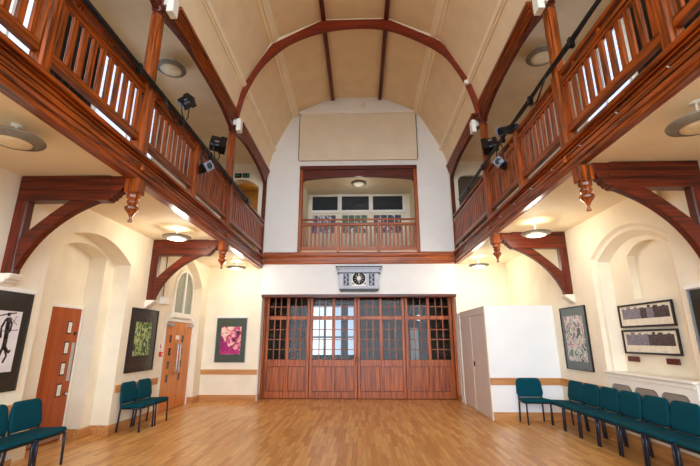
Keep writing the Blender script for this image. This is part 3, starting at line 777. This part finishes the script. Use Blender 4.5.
w = thing('window_4', (-1.0, ly - .05, 1.0), 'bright tall lobby window seen through the second folding door', 'window', None, 'structure')
for x0, x1 in ((-1.84, -1.42), (-1.36, -1.06), (-1.0, -.74), (-.50, -.28)):
    bx(x0, x1, ly - .06, ly - .04, 1.05, 2.85).build('pane', 'paneglow' if x0 < -1.0 else 'sky', w)
bx(-1.88, -.24, ly - .08, ly - .05, 1.66, 1.72).box(-1.90, -.22, ly - .08, ly - .03, .97, 1.05).box(-1.9, -.22, ly - .08, ly - .03, 2.85, 2.93).build('window_frame', 'matgrey', w)
t = thing('reflection_globe', (1.5, 13.6, 2.3), 'glowing globe added behind the rightmost folding door in place of a lamp reflection', 'lamp')
MB().lathe([(.01, -.10), (.07, -.07), (.095, 0), (.07, .07), (.02, .10)], (1.92, 13.6, 2.30), 16).build('globe', 'paneglow', t)  # added globe imitates a pendant lamp mirrored in the door glass
MB().tube([(1.92, 13.6, 2.40), (1.92, 13.6, 3.37)], .01, 6).build('stem', 'black', t)
t = thing('lobby_curtain', (1.7, 14.2, 0), 'pale curtain hanging in the lobby behind the rightmost folding door', 'curtain')
mb = MB(); pts = [(1.74 + .02 * k, 14.6 + .02 * math.sin(k * 1.6)) for k in range(15)]
ribbon(mb, [(x, y, .3) for x, y in pts], [(x, y, 2.0) for x, y in pts], smooth=True)
ribbon(mb, [(x, y + .01, .3) for x, y in pts], [(x, y + .01, 2.0) for x, y in pts], smooth=True)
mb.build('cloth', 'paper', t)

# ------------------------------------------------------------------ built-in cupboard on the right
CX, CY, CZ = 2.69, 8.88, 2.32
t = thing('corner_cupboard', (CX, CY, 0), 'white built-in cupboard with pale mauve doors beside the glazed doors', 'cupboard')
bx(CX + .03, XR, CY, YB - .04, 0, CZ).build('carcass', 'bluewhite', t)
bx(CX - .012, CX + .045, CY - .004, CY + .10, 0, CZ).build('corner_post', 'gloss', t, .006)
bx(CX - .012, CX + .05, YB - .22, YB - .01, 0, CZ - .02).build('corner_post', 'gloss', t, .006)
bx(CX + .0, CX + .05, CY + .10, YB - .22, CZ - .17, CZ).build('header', 'mauve', t, .004)
my = 10.15
bx(CX + .002, CX + .03, my - .012, my + .012, .02, CZ - .18).build('door_strip', 'gloss', t)
for a, b in ((CY + .11, my - .014), (my + .014, YB - .23)):
    d = bx(CX + .008, CX + .04, a, b, .02, CZ - .18).build('door', 'mauve', t, .004)
    if a < 9.5:
        sub('latch', bx(CX - .02, CX + .008, b - .16, b - .11, 1.0, 1.10), 'matgrey', d)
bx(CX, XR, CY - .022, CY, .0, .17).build('skirting', 'oX', t, .004)
bx(CX - .006, XR, CY - .024, CY, .69, .83).build('dado_rail', 'oX', t, .004)
bx(CX - .006, CX, CY - .024, CY + .03, .69, .83).build('dado_return', 'dX', t)

# ------------------------------------------------------------------ left wall doors and window
DXX = XL - .62
d = thing('door_1', (DXX, 6.8, 0), 'orange brown single door with four small windows in the near arched recess', 'door', None, 'structure')
bx(DXX, DXX + .05, 6.36, 7.08, .012, 2.12).build('leaf', 'doorwood', d, .004)
for k in range(4):
    z = 1.80 - k * .335
    bx(DXX + .045, DXX + .053, 6.79, 6.90, z - .105, z + .105).build('vision_surround', 'matgrey', d)
    bx(DXX + .05, DXX + .056, 6.805, 6.885, z - .085, z + .085).build('vision_pane', 'visionglass', d)
bx(DXX + .05, DXX + .058, 6.97, 7.04, .93, 1.55).build('push_plate', 'silver', d, .002)
MB().lathe([(.028, .05), (.028, .062), (.002, .064)], (DXX, 7.0, 1.70), 14, 'X').build('lock', 'black', d)
MB().lathe([(.02, .05), (.028, .09), (.002, .10)], (DXX, 7.0, .72), 12, 'X').build('knob', 'silver', d)
bx(DXX + .05, DXX + .055, 6.40, 7.04, .04, .20).build('kick_plate', 'silver', d)
bx(DXX - .0, DXX + .06, 7.08, 7.12, 0, 2.17).box(DXX, DXX + .06, 6.32, 6.36, 0, 2.17).box(DXX, DXX + .06, 6.36, 7.08, 2.12, 2.17).build('door_frame', 'gloss', d, .004)

DX2 = XL - .20
d = thing('door_2', (DX2, 10.2, 0), 'golden wood double door with small windows and steel pull handles in the far recess', 'door', None, 'structure')
ya, yb = 9.42, 10.90; ym = ya + .66
for k, (a, b) in enumerate(((ya, ym - .003), (ym + .003, yb))):
    lf = bx(DX2, DX2 + .05, a, b, .012, 2.02).build('leaf', 'doorwood2', d, .004)
    yc = ya + (.30 if k == 0 else .95)
    for q in range(4):
        z = 1.62 - q * .30
        bx(DX2 + .05, DX2 + .056, yc - .05, yc + .05, z - .085, z + .085).build('vision_pane', 'visiondark', d, .003)
    hy = ym - .07 if k == 0 else ym + .07
    MB().tube([(DX2 + .05, hy, .80), (DX2 + .12, hy, .82), (DX2 + .13, hy, .88), (DX2 + .13, hy, 1.42), (DX2 + .12, hy, 1.48), (DX2 + .05, hy, 1.50)], .016, 8).build('pull_handle', 'silver', d)
    bx(DX2 + .05, DX2 + .11, (a + .03 if k == 0 else b - .31), (a + .31 if k == 0 else b - .03), 1.92, 1.98).build('door_closer', 'silver', d, .004)
bx(DX2 + .05, DX2 + .054, ym - .10, ym + .10, 1.60, 1.70).build('door_notice', 'paper', d)
bx(DX2, DX2 + .07, yb, yb + .05, 0, 2.08).box(DX2, DX2 + .07, ya - .05, ya, 0, 2.08).box(DX2, DX2 + .07, ya, yb, 2.02, 2.08).build('door_frame', 'gloss', d, .004)
w = thing('window_5', (DX2, 10.2, 2.15), 'arched two-light window with frosted panes above the double door', 'window', None, 'structure')
wa, wb = 9.70, 10.82
o = arch(wa, wb, 2.18, 2.80, 3.36, 20, True); i = arch(wa + .06, wb - .06, 2.25, 2.80, 3.30, 20, True)
mb = MB()
oo = [(DX2 + .05, *p) for p in o]; ii = [(DX2 + .05, *p) for p in i]
ribbon(mb, oo, ii, True); ribbon(mb, oo, [(DX2, *p) for p in o], True); ribbon(mb, ii, [(DX2 + .01, *p) for p in i], True)
wm = (wa + wb) / 2; mb.box(DX2 + .005, DX2 + .055, wm - .04, wm + .04, 2.2, 3.34); mb.box(DX2, DX2 + .08, wa - .03, wb + .03, 2.12, 2.2)
mb.build('window_frame', 'gloss', w)
for a, b, sgn in ((wa + .06, wm - .04, -1), (wm + .04, wb - .06, 1)):
    c, h = (wa + wb) / 2, (wb - wa) / 2 - .06
    pts = [(a, 2.22), (b, 2.22)]
    ys = [b + (a - b) * k / 10 for k in range(11)]
    for yy in ys: pts.append((yy, 2.80 + .50 * math.sqrt(max(0, 1 - ((yy - c) / h) ** 2))))
    MB().prism(pts, 'X', DX2 + .012, DX2 + .02).build('pane', 'frost', w)

t = thing('junction_box', (XL, 8.8, 2.34), 'small white box with a cable on the left wall beside the far corbel', 'box')
bx(XL, XL + .09, 8.66, 8.94, 2.35, 2.51).build('case', 'gloss', t, .01)
MB().tube([(XL + .012, 8.78, 2.51), (XL + .012, 8.78, ZS)], .009, 6).build('cable', 'lampring', t)
t = thing('fire_call_point', (XL, 9.0, 1.24), 'small red fire call point on the left wall beside the double door', 'call point')
bx(XL, XL + .05, 8.92, 9.0, 1.24, 1.34).build('case', 'red', t, .006)
bx(XL + .05, XL + .053, 8.94, 8.98, 1.27, 1.31).build('glass_plate', 'paper', t)
t = thing('fire_notice', (XL, 9.0, 1.4), 'small white and red fire notice above the red call point', 'sign')
bx(XL, XL + .01, 8.89, 8.99, 1.40, 1.52).build('plate', 'paper', t)
bx(XL + .01, XL + .013, 8.905, 8.975, 1.43, 1.46).box(XL + .01, XL + .013, 8.905, 8.94, 1.475, 1.505).build('symbol', 'red', t)

# exit sign high in the left gallery
t = thing('exit_sign', (-3.66, YB, 6.48), 'green running-man exit sign above the left gallery doorway', 'sign')
for k, x0 in enumerate((-3.88, -3.64)):
    bx(x0, x0 + .21, YB - .04, YB, 6.45, 6.59).build('panel', 'signblack', t, .004)
    if k == 0:
        MB().bar((x0 + .05, YB - .043, 6.52), (x0 + .16, YB - .043, 6.52), .006, .025).prism([(x0 + .03, 6.52), (x0 + .085, 6.56), (x0 + .085, 6.48)], 'Y', YB - .046, YB - .04).build('arrow', 'greensign', t)
    else:
        mb = MB().bar((x0 + .06, YB - .043, 6.54), (x0 + .09, YB - .043, 6.50), .006, .024).bar((x0 + .09, YB - .043, 6.50), (x0 + .12, YB - .043, 6.47), .006, .016).bar((x0 + .09, YB - .043, 6.50), (x0 + .055, YB - .043, 6.475), .006, .016)
        mb.lathe([(.002, -.046), (.014, -.044), (.014, -.04)], (x0 + .055, YB, 6.565), 10, 'Y')
        mb.box(x0 + .145, x0 + .185, YB - .046, YB - .04, 6.47, 6.57)
        mb.build('running_man', 'greensign', t)

# ------------------------------------------------------------------ pictures
def wall_map(side):
    if side == 'left': return lambda u, d: (XL + d, u)
    if side == 'right': return lambda u, d: (XR - d, u)
    return lambda u, d: (u, YB - d)
def plate(side, u0, u1, z0, z1, d0, d1, X=None):
    mp = wall_map(side); off = X or 0
    p, q = mp(u0, d0 + off), mp(u1, d1 + off)
    return bx(*sorted((p[0], q[0])), *sorted((p[1], q[1])), z0, z1)
def picture(side, u0, u1, z0, z1, mat, artm, label, inset, edge='frameblack', name='framed_picture', batten=False):
    mp = wall_map(side); c = mp((u0 + u1) / 2, 0)
    t = thing(name, (c[0], c[1], z0), label, 'picture')
    w = .012
    f = plate(side, u0, u1, z1 - w, z1, 0, .035); 
    for b in ((u0, u1, z0, z0 + w), (u0, u0 + w, z0 + w, z1 - w), (u1 - w, u1, z0 + w, z1 - w)):
        q = plate(side, *b, 0, .035); f.add(q.v, q.f)
    f.build('frame', edge, t)
    plate(side, u0 + w, u1 - w, z0 + w, z1 - w, .004, .02).build('mount', mat, t)
    if batten: plate(side, u0 - .02, u1 + .02, z1 + .004, z1 + .055, 0, .04).build('top_batten', 'gloss', t)
    a = plate(side, u0 + inset[0], u1 - inset[1], z0 + inset[2], z1 - inset[3], .018, .024).build('print', artm, t)
    return t, a
t, a = picture('left', 4.27, 5.25, .98, 2.18, 'matgrey', 'artwhite', 'dark grey framed print of black ink strokes, nearest picture on the left wall', (.10, .122, .235, .235), 'matgrey', batten=True)
# ink strokes
def stroke(pts, w):
    mb = MB()
    for p, q in zip(pts, pts[1:]):
        mb.bar((XL + .027, p[0], p[1]), (XL + .027, q[0], q[1]), w, .005) if False else mb.tube([(XL + .024, p[0], p[1]), (XL + .024, q[0], q[1])], w / 2, 6)
    for v in range(len(mb.v)):
        x, y, z = mb.v[v]; mb.v[v] = (XL + .024 + (x - XL - .024) * .12, y, z)
    return mb
INK = 0.0
for pts, w in (([(4.928, 1.925), (4.935, 1.885)], .05), ([(4.944, 1.86), (4.947, 1.715), (4.955, 1.60), (4.952, 1.478)], .065), ([(4.90, 1.84), (4.97, 1.85)], .05), ([(4.953, 1.861), (5.001, 1.789), (4.993, 1.704), (4.948, 1.655)], .028),
               ([(4.947, 1.548), (5.033, 1.44), (5.053, 1.475)], .032), ([(4.953, 1.525), (5.013, 1.405), (4.977, 1.325)], .03), ([(4.942, 1.513), (4.905, 1.40), (4.93, 1.30)], .04), ([(4.90, 1.84), (4.86, 1.74), (4.88, 1.62)], .03),
               ([(4.80, 1.70), (4.879, 1.702), (5.109, 1.719)], .010), ([(4.967, 1.861), (5.078, 1.78)], .008), ([(5.004, 1.777), (5.049, 1.89)], .008), ([(4.80, 1.88), (4.844, 1.891), (4.937, 1.915), (5.04, 1.927)], .016),
               ([(4.74, 1.86), (4.75, 1.62), (4.70, 1.38)], .05), ([(4.75, 1.66), (4.82, 1.56)], .02), ([(4.58, 1.80), (4.60, 1.55), (4.54, 1.32)], .045), ([(4.60, 1.6), (4.66, 1.48)], .02)):
    o = stroke([(p[0] + INK, p[1]) for p in pts], w).build('ink_stroke', 'ink', None); o.parent = a
t, a = picture('left', 7.66, 8.66, .995, 2.20, 'matgrey', 'artgreen', 'dark grey framed green print on the left wall between the recesses', (.18, .22, .30, .26))
t, a = picture('back', -4.05, -3.20, .99, 2.19, 'matgreen', 'artpink', 'olive grey framed pink and purple print on the end wall beside the glazed doors', (.14, .15, .22, .24), 'alum', batten=True)
M['magenta'] = art('magenta_paint', 9, [(0.35, (120, 20, 90)), (0.6, (190, 40, 120))])
o = MB().prism([(-3.91, 1.215), (-3.355, 1.215), (-3.35, 1.30), (-3.43, 1.36), (-3.47, 1.30), (-3.55, 1.37), (-3.60, 1.45), (-3.68, 1.41), (-3.74, 1.52), (-3.80, 1.55), (-3.84, 1.66), (-3.91, 1.72)], 'Y', YB - .026, YB - .0235).build('magenta_shape', 'magenta', None); o.parent = a
t, a = picture('right', 7.58, 8.52, 1.04, 2.22, 'matblue', 'artmulti', 'slate grey framed pastel print on the right wall beside the cupboard', (.13, .12, .16, .17))
t, a = picture('right', 4.1, 5.17, 1.0, 2.21, 'matgrey', 'artgreen', 'dark framed print on the right wall, cut off at the right edge', (.2, .25, .26, .26), 'silver', batten=True)
RX = -.18       # photographs hang on the back of the right recess
def panorama(z0, z1, label, split):
    t = thing('framed_photograph', (XR - RX, 6.3, z0), label, 'picture', 'long school photographs')
    u0, u1, w = 5.70, 6.90, .028
    f = plate('right', u0, u1, z1 - w, z1, 0, .03, RX)
    for b in ((u0, u1, z0, z0 + w), (u0, u0 + w, z0 + w, z1 - w), (u1 - w, u1, z0 + w, z1 - w)):
        q = plate('right', *b, 0, .03, RX); f.add(q.v, q.f)
    f.build('frame', 'frameblack', t, .003)
    plate('right', u0 + w, u1 - w, z0 + w, z1 - w, .0, .012, RX).build('mount', 'cardwhite', t)
    zb, zt = z0 + .13, z1 - .075
    for a, b, m in split:
        plate('right', u1 - w - .06 - (u1 - u0 - 2 * w - .12) * b, u1 - w - .06 - (u1 - u0 - 2 * w - .12) * a, zb, zt, .01, .016, RX).build('print', m, t)
    for k in range(7):
        u = 5.85 + k * .15
        plate('right', u, u + .06 + .03 * (k % 2), zt, zt + .012 + .012 * (k % 3), .01, .0155, RX).build('print_crest', 'photo' if k > 2 else 'photodark', t)
panorama(1.785, 2.145, 'upper long framed school photograph in the right recess', [(0, .42, 'photo'), (.42, .56, 'photodark'), (.56, .70, 'photo'), (.70, 1, 'photodark')])
panorama(1.385, 1.75, 'lower long framed school photograph in the right recess', [(0, .5, 'photo'), (.5, 1, 'photodark')])
for i, (u0, u1, lab) in enumerate(((6.60, 6.86, 'left'), (5.78, 6.02, 'right'))):
    t = thing('wooden_plaque', (XR - RX, u0, 1.27), 'small brown wooden plaque below the %s end of the lower school photograph' % lab, 'plaque', 'small wooden plaques')
    plate('right', u0, u1, 1.265, 1.345, 0, .025, RX).build('plate', 'dY', t, .006)
    plate('right', u0 + .03, u1 - .03, 1.283, 1.327, .022, .027, RX).build('inset', 'dY', t)

# radiator cover in the right recess
t = thing('radiator_cover', (XR, 6.2, 0), 'cream radiator cover with three lattice grilles behind the row of chairs', 'radiator cover')
bx(XR - .02, XR + .17, 5.34, 7.20, 0, 1.06).build('casing', 'gloss', t, .006)
bx(XR - .06, XR + .18, 5.33, 7.21, 1.06, 1.10).build('shelf', 'gloss', t, .012)
bx(XR - .035, XR - .018, 5.36, 7.18, 1.0, 1.025).build('moulding', 'gloss', t, .004)
for k in range(3):
    a = 5.50 + k * .56; b = a + .46; z0, z1, rr = .30, .90, .09
    pts = [(a, z0), (b, z0), (b, z1 - rr)] + [(b - rr + rr * math.cos(q * PI / 12), z1 - rr + rr * math.sin(q * PI / 12)) for q in range(1, 6)] + [(b - rr, z1), (a + rr, z1)] + [(a + rr - rr * math.sin(q * PI / 12), z1 - rr + rr * math.cos(q * PI / 12)) for q in range(1, 6)] + [(a, z1 - rr)]
    g = MB().prism(pts, 'X', XR - .024, XR - .015).build('grille', 'grille', t)
    c = ((a + b) / 2, .6); rim = [(c[0] + (p[0] - c[0]) * 1.05, c[1] + (p[1] - c[1]) * 1.04) for p in pts]
    mb = MB(); ribbon(mb, [(XR - .030, *p) for p in pts], [(XR - .030, *p) for p in rim], True); ribbon(mb, [(XR - .030, *p) for p in rim], [(XR - .015, *p) for p in rim], True)
    sub('grille_rim', mb, 'lampring', g)
t = thing('conduit', (XR, 5.3, 2.9), 'short cream conduit running down to the top of the right recess', 'pipe')
MB().tube([(XR - .03, 5.30, ZS), (XR - .03, 5.27, 3.30), (XR - .03, 5.22, 3.15), (XR - .02, 5.14, 3.08)], .025, 8).build('pipe', 'soffit', t)

# ------------------------------------------------------------------ stage lights on the gallery rails
def light_bar(side, y0, y1):
    s = 1 if side == 'left' else -1; x = (BL if side == 'left' else BR) + s * .115; bz = 4.985 if side == 'left' else 5.25; g = bz - 5.13
    t = thing('lighting_bar', (x, y0, 5.14), 'black lighting bar clamped along the %s gallery handrail' % side, 'lighting bar', 'lighting bars')
    MB().tube([(x, y0, 5.13 + g), (x, y1, 5.13 + g)], .026, 8).build('pipe', 'black', t)
    cb = [(x + s * .01 + .006 * math.sin(k), y0 + (y1 - y0) * k / 40, 5.085 + g - .018 * abs(math.sin(k * .55))) for k in range(41)]
    MB().tube(cb, .013, 6).build('cable', 'black', t)
    y = y0 + .6
    while y < y1:
        bx(x - .035, x + .035, y - .03, y + .03, 5.03 + g, 5.16 + g).build('clamp', 'iron', t, .004); y += 1.25
    yc = 4.95
    MB().tube([(x + s * .02, yc, 5.10 + g), (x + s * .05, yc + .1, 4.98 + g), (x + s * .05, yc + .3, 4.88 + g), (x + s * .03, yc + .55, 4.95 + g), (x, yc + .7, 5.10 + g)], .012, 6).build('cable_loop', 'black', t)
    return x
xl = light_bar('left', 1.2, 9.6); xr = light_bar('right', 1.2, 10.2)
def spot(x, y, z, dirv, label, kind, above, size=1.0):
    d = Vector(dirv).normalized(); zc = z
    t = thing('stage_light', (x, y, z), label, 'stage light', 'stage lights')
    q = Vector((0, 0, 1)).rotation_difference(d).to_matrix().to_4x4(); T = Matrix.Translation((x, y, zc)) @ q @ Matrix.Scale(size, 4)
    def tr(mb): mb.v = [tuple(T @ Vector(p)) for p in mb.v]; return mb
    if kind == 'profile':
        tr(MB().lathe([(.07, -.24), (.085, -.22), (.085, -.04), (.072, -.02), (.072, .14)], (0, 0, 0), 16)).build('housing', 'iron', t)
        tr(bx(-.085, .085, -.085, .085, .13, .15)).build('front_plate', 'alum', t, .02)
        tr(MB().lathe([(.078, .15), (.078, .165), (.058, .165), (.055, .152)], (0, 0, 0), 20, caps=False)).build('lens_ring', 'alum', t)
        tr(MB().lathe([(.058, .152), (.03, .158), (.002, .160)], (0, 0, 0), 16, caps=False)).build('lens', 'darkglass', t)
    else:
        tr(MB().prism([(-.13, -.10), (.13, -.10), (.15, 0), (.13, .10), (-.13, .10), (-.15, 0)], 'Z', -.14, .06)).build('housing', 'iron', t, .02)
        tr(MB().prism([(-.10, -.09), (.10, -.09), (.10, .09), (-.10, .09)], 'Z', .055, .066)).build('lens', 'darkglass', t)
        for sy in (-1, 1): tr(bx(-.14, .14, sy * .105 - .004, sy * .105 + .004, .05, .17)).build('barn_door', 'black', t)
        for sx in (-1, 1): tr(bx(sx * .145 - .004, sx * .145 + .004, -.10, .10, .05, .15)).build('barn_door', 'black', t)
        tr(bx(.02, .06, -.116, -.10, -.05, .03)).build('rating_plate', 'silver', t)
    bz = 4.985 if x < 0 else 5.25
    w = .17 * size
    MB().tube([(x, y - w, z), (x, y - w, (z + bz) / 2), (x, y, bz + (.03 if above else -.03)), (x, y + w, (z + bz) / 2), (x, y + w, z)], .010, 6).build('yoke', 'black', t)
    return t
spot(xl - .06, 5.74, 5.40, (.5, .25, .55), 'black flood light standing above the left lighting bar before the second tall post', 'flood', True, .72)
spot(xl - .05, 7.20, 5.40, (.8, .3, -.1), 'large black flood light on the left bar close to the second tall post', 'flood', True)
spot(-2.76, 6.49, 4.57, (.75, -.65, -.10), 'black profile spotlight with silver lens hanging from the left bar', 'profile', False)
spot(xr + .03, 7.55, 5.48, (-.8, .3, -.1), 'large black flood light on the right bar close to the second tall post', 'flood', True)
spot(2.61, 6.87, 4.76, (-.60, -.80, -.12), 'black profile spotlight with silver lens hanging from the right bar', 'profile', False)
spot(xr - .02, 6.55, 5.26, (-.5, .6, .2), 'small black spotlight with a shiny clamp on the right lighting bar', 'profile', True)

# ------------------------------------------------------------------ upstairs daylight windows
def up_window(n, side, y0, y1, z0, z1, label):
    s = 1 if side == 'left' else -1; X = XL if side == 'left' else XR
    w = thing('window_%d' % n, (X, (y0 + y1) / 2, z0), label, 'window', None, 'structure')
    bx(*sorted((X, X + s * .012)), y0, y1, z0, z1).build('pane', 'sky', w)
    mb = MB()
    for a, b, c, d in ((y0 - .06, y0, z0 - .06, z1 + .06), (y1, y1 + .06, z0 - .06, z1 + .06), (y0, y1, z1, z1 + .06), (y0, y1, z0 - .06, z0), ((y0 + y1) / 2 - .02, (y0 + y1) / 2 + .02, z0, z1)):
        mb.box(*sorted((X, X + s * .05)), a, b, c, d)
    mb.build('window_frame', 'gloss', w, .004)
up_window(6, 'left', 3.40, 4.60, 4.95, 6.45, 'daylit window behind the left gallery balustrade near the camera')
up_window(7, 'left', 5.70, 7.50, 4.95, 6.45, 'daylit window behind the left gallery balustrade past the first tall post')
up_window(8, 'right', 5.35, 6.50, 4.95, 6.45, 'daylit window behind the right gallery balustrade past the first tall post')
for side, x0, x1, ya, yb in (('left', XL, XL + .05, 4.72, 5.60), ('right', XR - .05, XR, 3.95, 5.20)):
    t = thing('dark_curtain', (x0, ya, 4.1), 'dark curtain hanging on the outer wall of the %s gallery' % side, 'curtain', 'dark curtains in the galleries')
    mb = MB(); n = 18; xx = lambda k: (x0 + x1) / 2 + .018 * math.sin(k * 1.9)
    la = [(xx(k), ya + (yb - ya) * k / n, 4.10) for k in range(n + 1)]; lb = [(p[0], p[1], 6.6) for p in la]
    ribbon(mb, la, lb, smooth=True); mb.build('cloth', 'black', t)

# ------------------------------------------------------------------ chairs
def make_chair():
    r = thing('stacking_chair', (0, 0, 0), '-', 'chair', world=False)
    # local frame: faces +y ; seat width along x
    def soft(nx, ny, w, d, th, cz, curve, corner, taper=0.0):
        return None
    # seat pad
    def pad(w, d, th, rc, fn, taper):
        out = []
        for cxs, cys, a0 in ((1, 1, 0), (-1, 1, 90), (-1, -1, 180), (1, -1, 270)):
            for q in range(6):
                a = math.radians(a0 + q * 18)
                out.append((cxs * (w / 2 - rc) + rc * math.cos(a), cys * (d / 2 - rc) + rc * math.sin(a)))
        mb = MB(); n = len(out); lay = []
        for sc, t in ((.93, 0), (1.0, th * .3), (1.0, th * .65), (.95, th * .92), (.75, th)):
            lay.append([fn(x * sc * (1 + taper * y / d), y * sc, t) for x, y in out])
        vs = [p for L in lay for p in L]; fs = []
        for l in range(len(lay) - 1):
            for k in range(n): fs.append([l * n + k, l * n + (k + 1) % n, (l + 1) * n + (k + 1) % n, (l + 1) * n + k])
        fs.append(list(range(n))[::-1]); fs.append([(len(lay) - 1) * n + k for k in range(n)])
        return mb.add(vs, fs, True)
    pad(.52, .42, .055, .06, lambda x, y, t: (x, y, .415 + t + .02 * (y / .22) * .4 - .012 * max(0, (y - .14) / .08) ** 2), .06).build('seat', 'teal', r)
    pad(.515, .36, .045, .085, lambda x, y, t: (x, -.215 - .02 * (y / .165) - (.015 * (1 - (x / .25) ** 2)) + t - .01, .655 + y), -.10).build('backrest', 'teal', r)
    R = .0165
    for sx in (-1, 1):
        MB().tube([(sx * .232, .185, .408), (sx * .234, .19, .30), (sx * .238, .20, .012)], R, 8).build('leg', 'legmetal', r)
        MB().tube([(sx * .232, -.19, .50), (sx * .232, -.185, .41), (sx * .234, -.195, .20), (sx * .238, -.205, .012)], R, 8).build('leg', 'legmetal', r)
        MB().tube([(sx * .232, -.19, .48), (sx * .232, -.205, .56), (sx * .215, -.222, .76)], R * .95, 8).build('back_upright', 'iron', r)
        MB().tube([(sx * .232, .185, .405), (sx * .232, 0, .402), (sx * .232, -.185, .40)], R, 8).build('seat_rail', 'iron', r)
    bx(-.215, .215, .16, .20, .395, .417).box(-.215, .215, -.18, -.14, .395, .417).box(-.22, .22, -.2, .205, .405, .418).build('seat_pan', 'black', r)
    for sx in (-1, 1):
        for yy in (.236, -.251): pass
    return r
C0 = make_chair()
def put(x, y, rz, label, group, first=[True]):
    if first[0]: c = C0; first[0] = False
    else: c = copy_tree(C0)
    c.location = (x, y, 0); c.rotation_euler = (0, 0, rz); c['label'] = label; c['group'] = group
row = [8.20, 7.67, 7.13, 6.60, 6.06, 5.53, 4.99]
words = ['farthest, next to the dado rail corner', 'second from the far end', 'third from the far end', 'fourth from the far end', 'fifth from the far end', 'sixth from the far end', 'nearest the camera']
for y, w in zip(row, words):
    put(3.86, y, PI / 2, 'teal stacking chair in the right wall row, %s' % w, 'row of teal chairs along the right wall')
put(3.44, 8.62, PI, 'teal padded stacking chair standing alone against the white cupboard', 'teal chair by the cupboard')
put(-4.15, 7.85, -PI / 2, 'left of the two teal chairs under the green print, nearer the recess', 'teal chairs under the green print')
put(-4.15, 8.41, -PI / 2, 'right of the two teal chairs under the green print, nearer the double door', 'teal chairs under the green print')
put(-4.16, 5.50, -PI / 2, 'teal chair in the lower left corner beside the orange door, seen whole', 'teal chairs under the ink print')
put(-4.16, 4.96, -PI / 2, 'teal chair in the lower left corner cut off by the photo edge', 'teal chairs under the ink print')

# ------------------------------------------------------------------ lights
def area(name, loc, rot, sx, sy, power, col):
    l = bpy.data.lights.new(name, 'AREA'); l.shape = 'RECTANGLE'; l.size = sx; l.size_y = sy; l.energy = power; l.color = col
    o = bpy.data.objects.new(name, l); COL.objects.link(o); o.location = loc; o.rotation_euler = rot; return o
def point(name, loc, power, col, r=.1):
    l = bpy.data.lights.new(name, 'POINT'); l.energy = power; l.color = col; l.shadow_soft_size = r
    o = bpy.data.objects.new(name, l); COL.objects.link(o); o.location = loc; return o
WARM = (1.0, .87, .66)
for x, y in ((-3.49, 7.24), (-3.36, 10.55), (3.22, 7.15), (3.10, 10.4)):
    point('lamp_uplight', (x, y, 3.56), 7, WARM, .09)
    point('lamp_downlight', (x, y, 3.31), 23, (1, .92, .78), .14)
point('passage_lamp', (-3.6, 12.5, 6.3), 3.2, (1, .7, .35), .1)
point('alcove_fill', (-.04, 12.05, 6.15), 2.5, (1, .93, .80), .1)  # added fill for the alcove; its ceiling light is unlit

W = bpy.data.worlds.new('World'); SC.world = W; W.use_nodes = True
# daylight reaches the hall from its open end behind the camera: a bright cool band low over the horizon
nt = W.node_tree; bg = nt.nodes['Background']
def wn(t, **k):
    n = nt.nodes.new(t)
    for a, b in k.items(): setattr(n, a, b)
    return n
tc = wn('ShaderNodeTexCoord'); sp = wn('ShaderNodeSeparateXYZ'); nt.links.new(tc.outputs['Generated'], sp.inputs['Vector'])
def mrange(src, a, b, c, d):
    m = wn('ShaderNodeMapRange', interpolation_type='SMOOTHSTEP'); nt.links.new(src, m.inputs['Value'])
    for q, v in zip(('From Min', 'From Max', 'To Min', 'To Max'), (a, b, c, d)): m.inputs[q].default_value = v
    return m.outputs['Result']
def mmul(a, b):
    m = wn('ShaderNodeMath', operation='MULTIPLY'); nt.links.new(a, m.inputs[0]); nt.links.new(b, m.inputs[1]); return m.outputs[0]
fac = mmul(mmul(mrange(sp.outputs['Y'], -.75, -.25, 1, 0), mrange(sp.outputs['Z'], .22, .55, 1, 0)), mrange(sp.outputs['Z'], -.22, -.02, 0, 1))
mxw = wn('ShaderNodeMix', data_type='RGBA'); nt.links.new(fac, mxw.inputs[0])
mxw.inputs[6].default_value = (.62, .56, .48, 1); mxw.inputs[7].default_value = (5.2, 6.0, 6.8, 1)
nt.links.new(mxw.outputs[2], bg.inputs['Color']); bg.inputs['Strength'].default_value = 1.0

# ------------------------------------------------------------------ camera
cam = bpy.data.cameras.new('camera'); co = bpy.data.objects.new('camera', cam); COL.objects.link(co)
cam.sensor_width = 36; cam.sensor_fit = 'HORIZONTAL'; cam.lens = 398.0 / 700 * 36; cam.clip_start = .05
co.location = (0, 0, 1.6); co.rotation_euler = (math.radians(90) + .26176, 0, .02704)
SC.camera = co
vs = SC.view_settings
vs.view_transform = 'Standard'; vs.look = 'None'; vs.gamma = 1; vs.use_curve_mapping = False; vs.exposure = 0.34
try:
    SC.cycles.use_denoising = True; SC.cycles.max_bounces = 8; SC.cycles.diffuse_bounces = 5; SC.cycles.sample_clamp_indirect = 6
    SC.cycles.caustics_reflective = False; SC.cycles.caustics_refractive = False
except Exception: pass
for o in COL.objects:
    if '_w' in o: del o['_w']
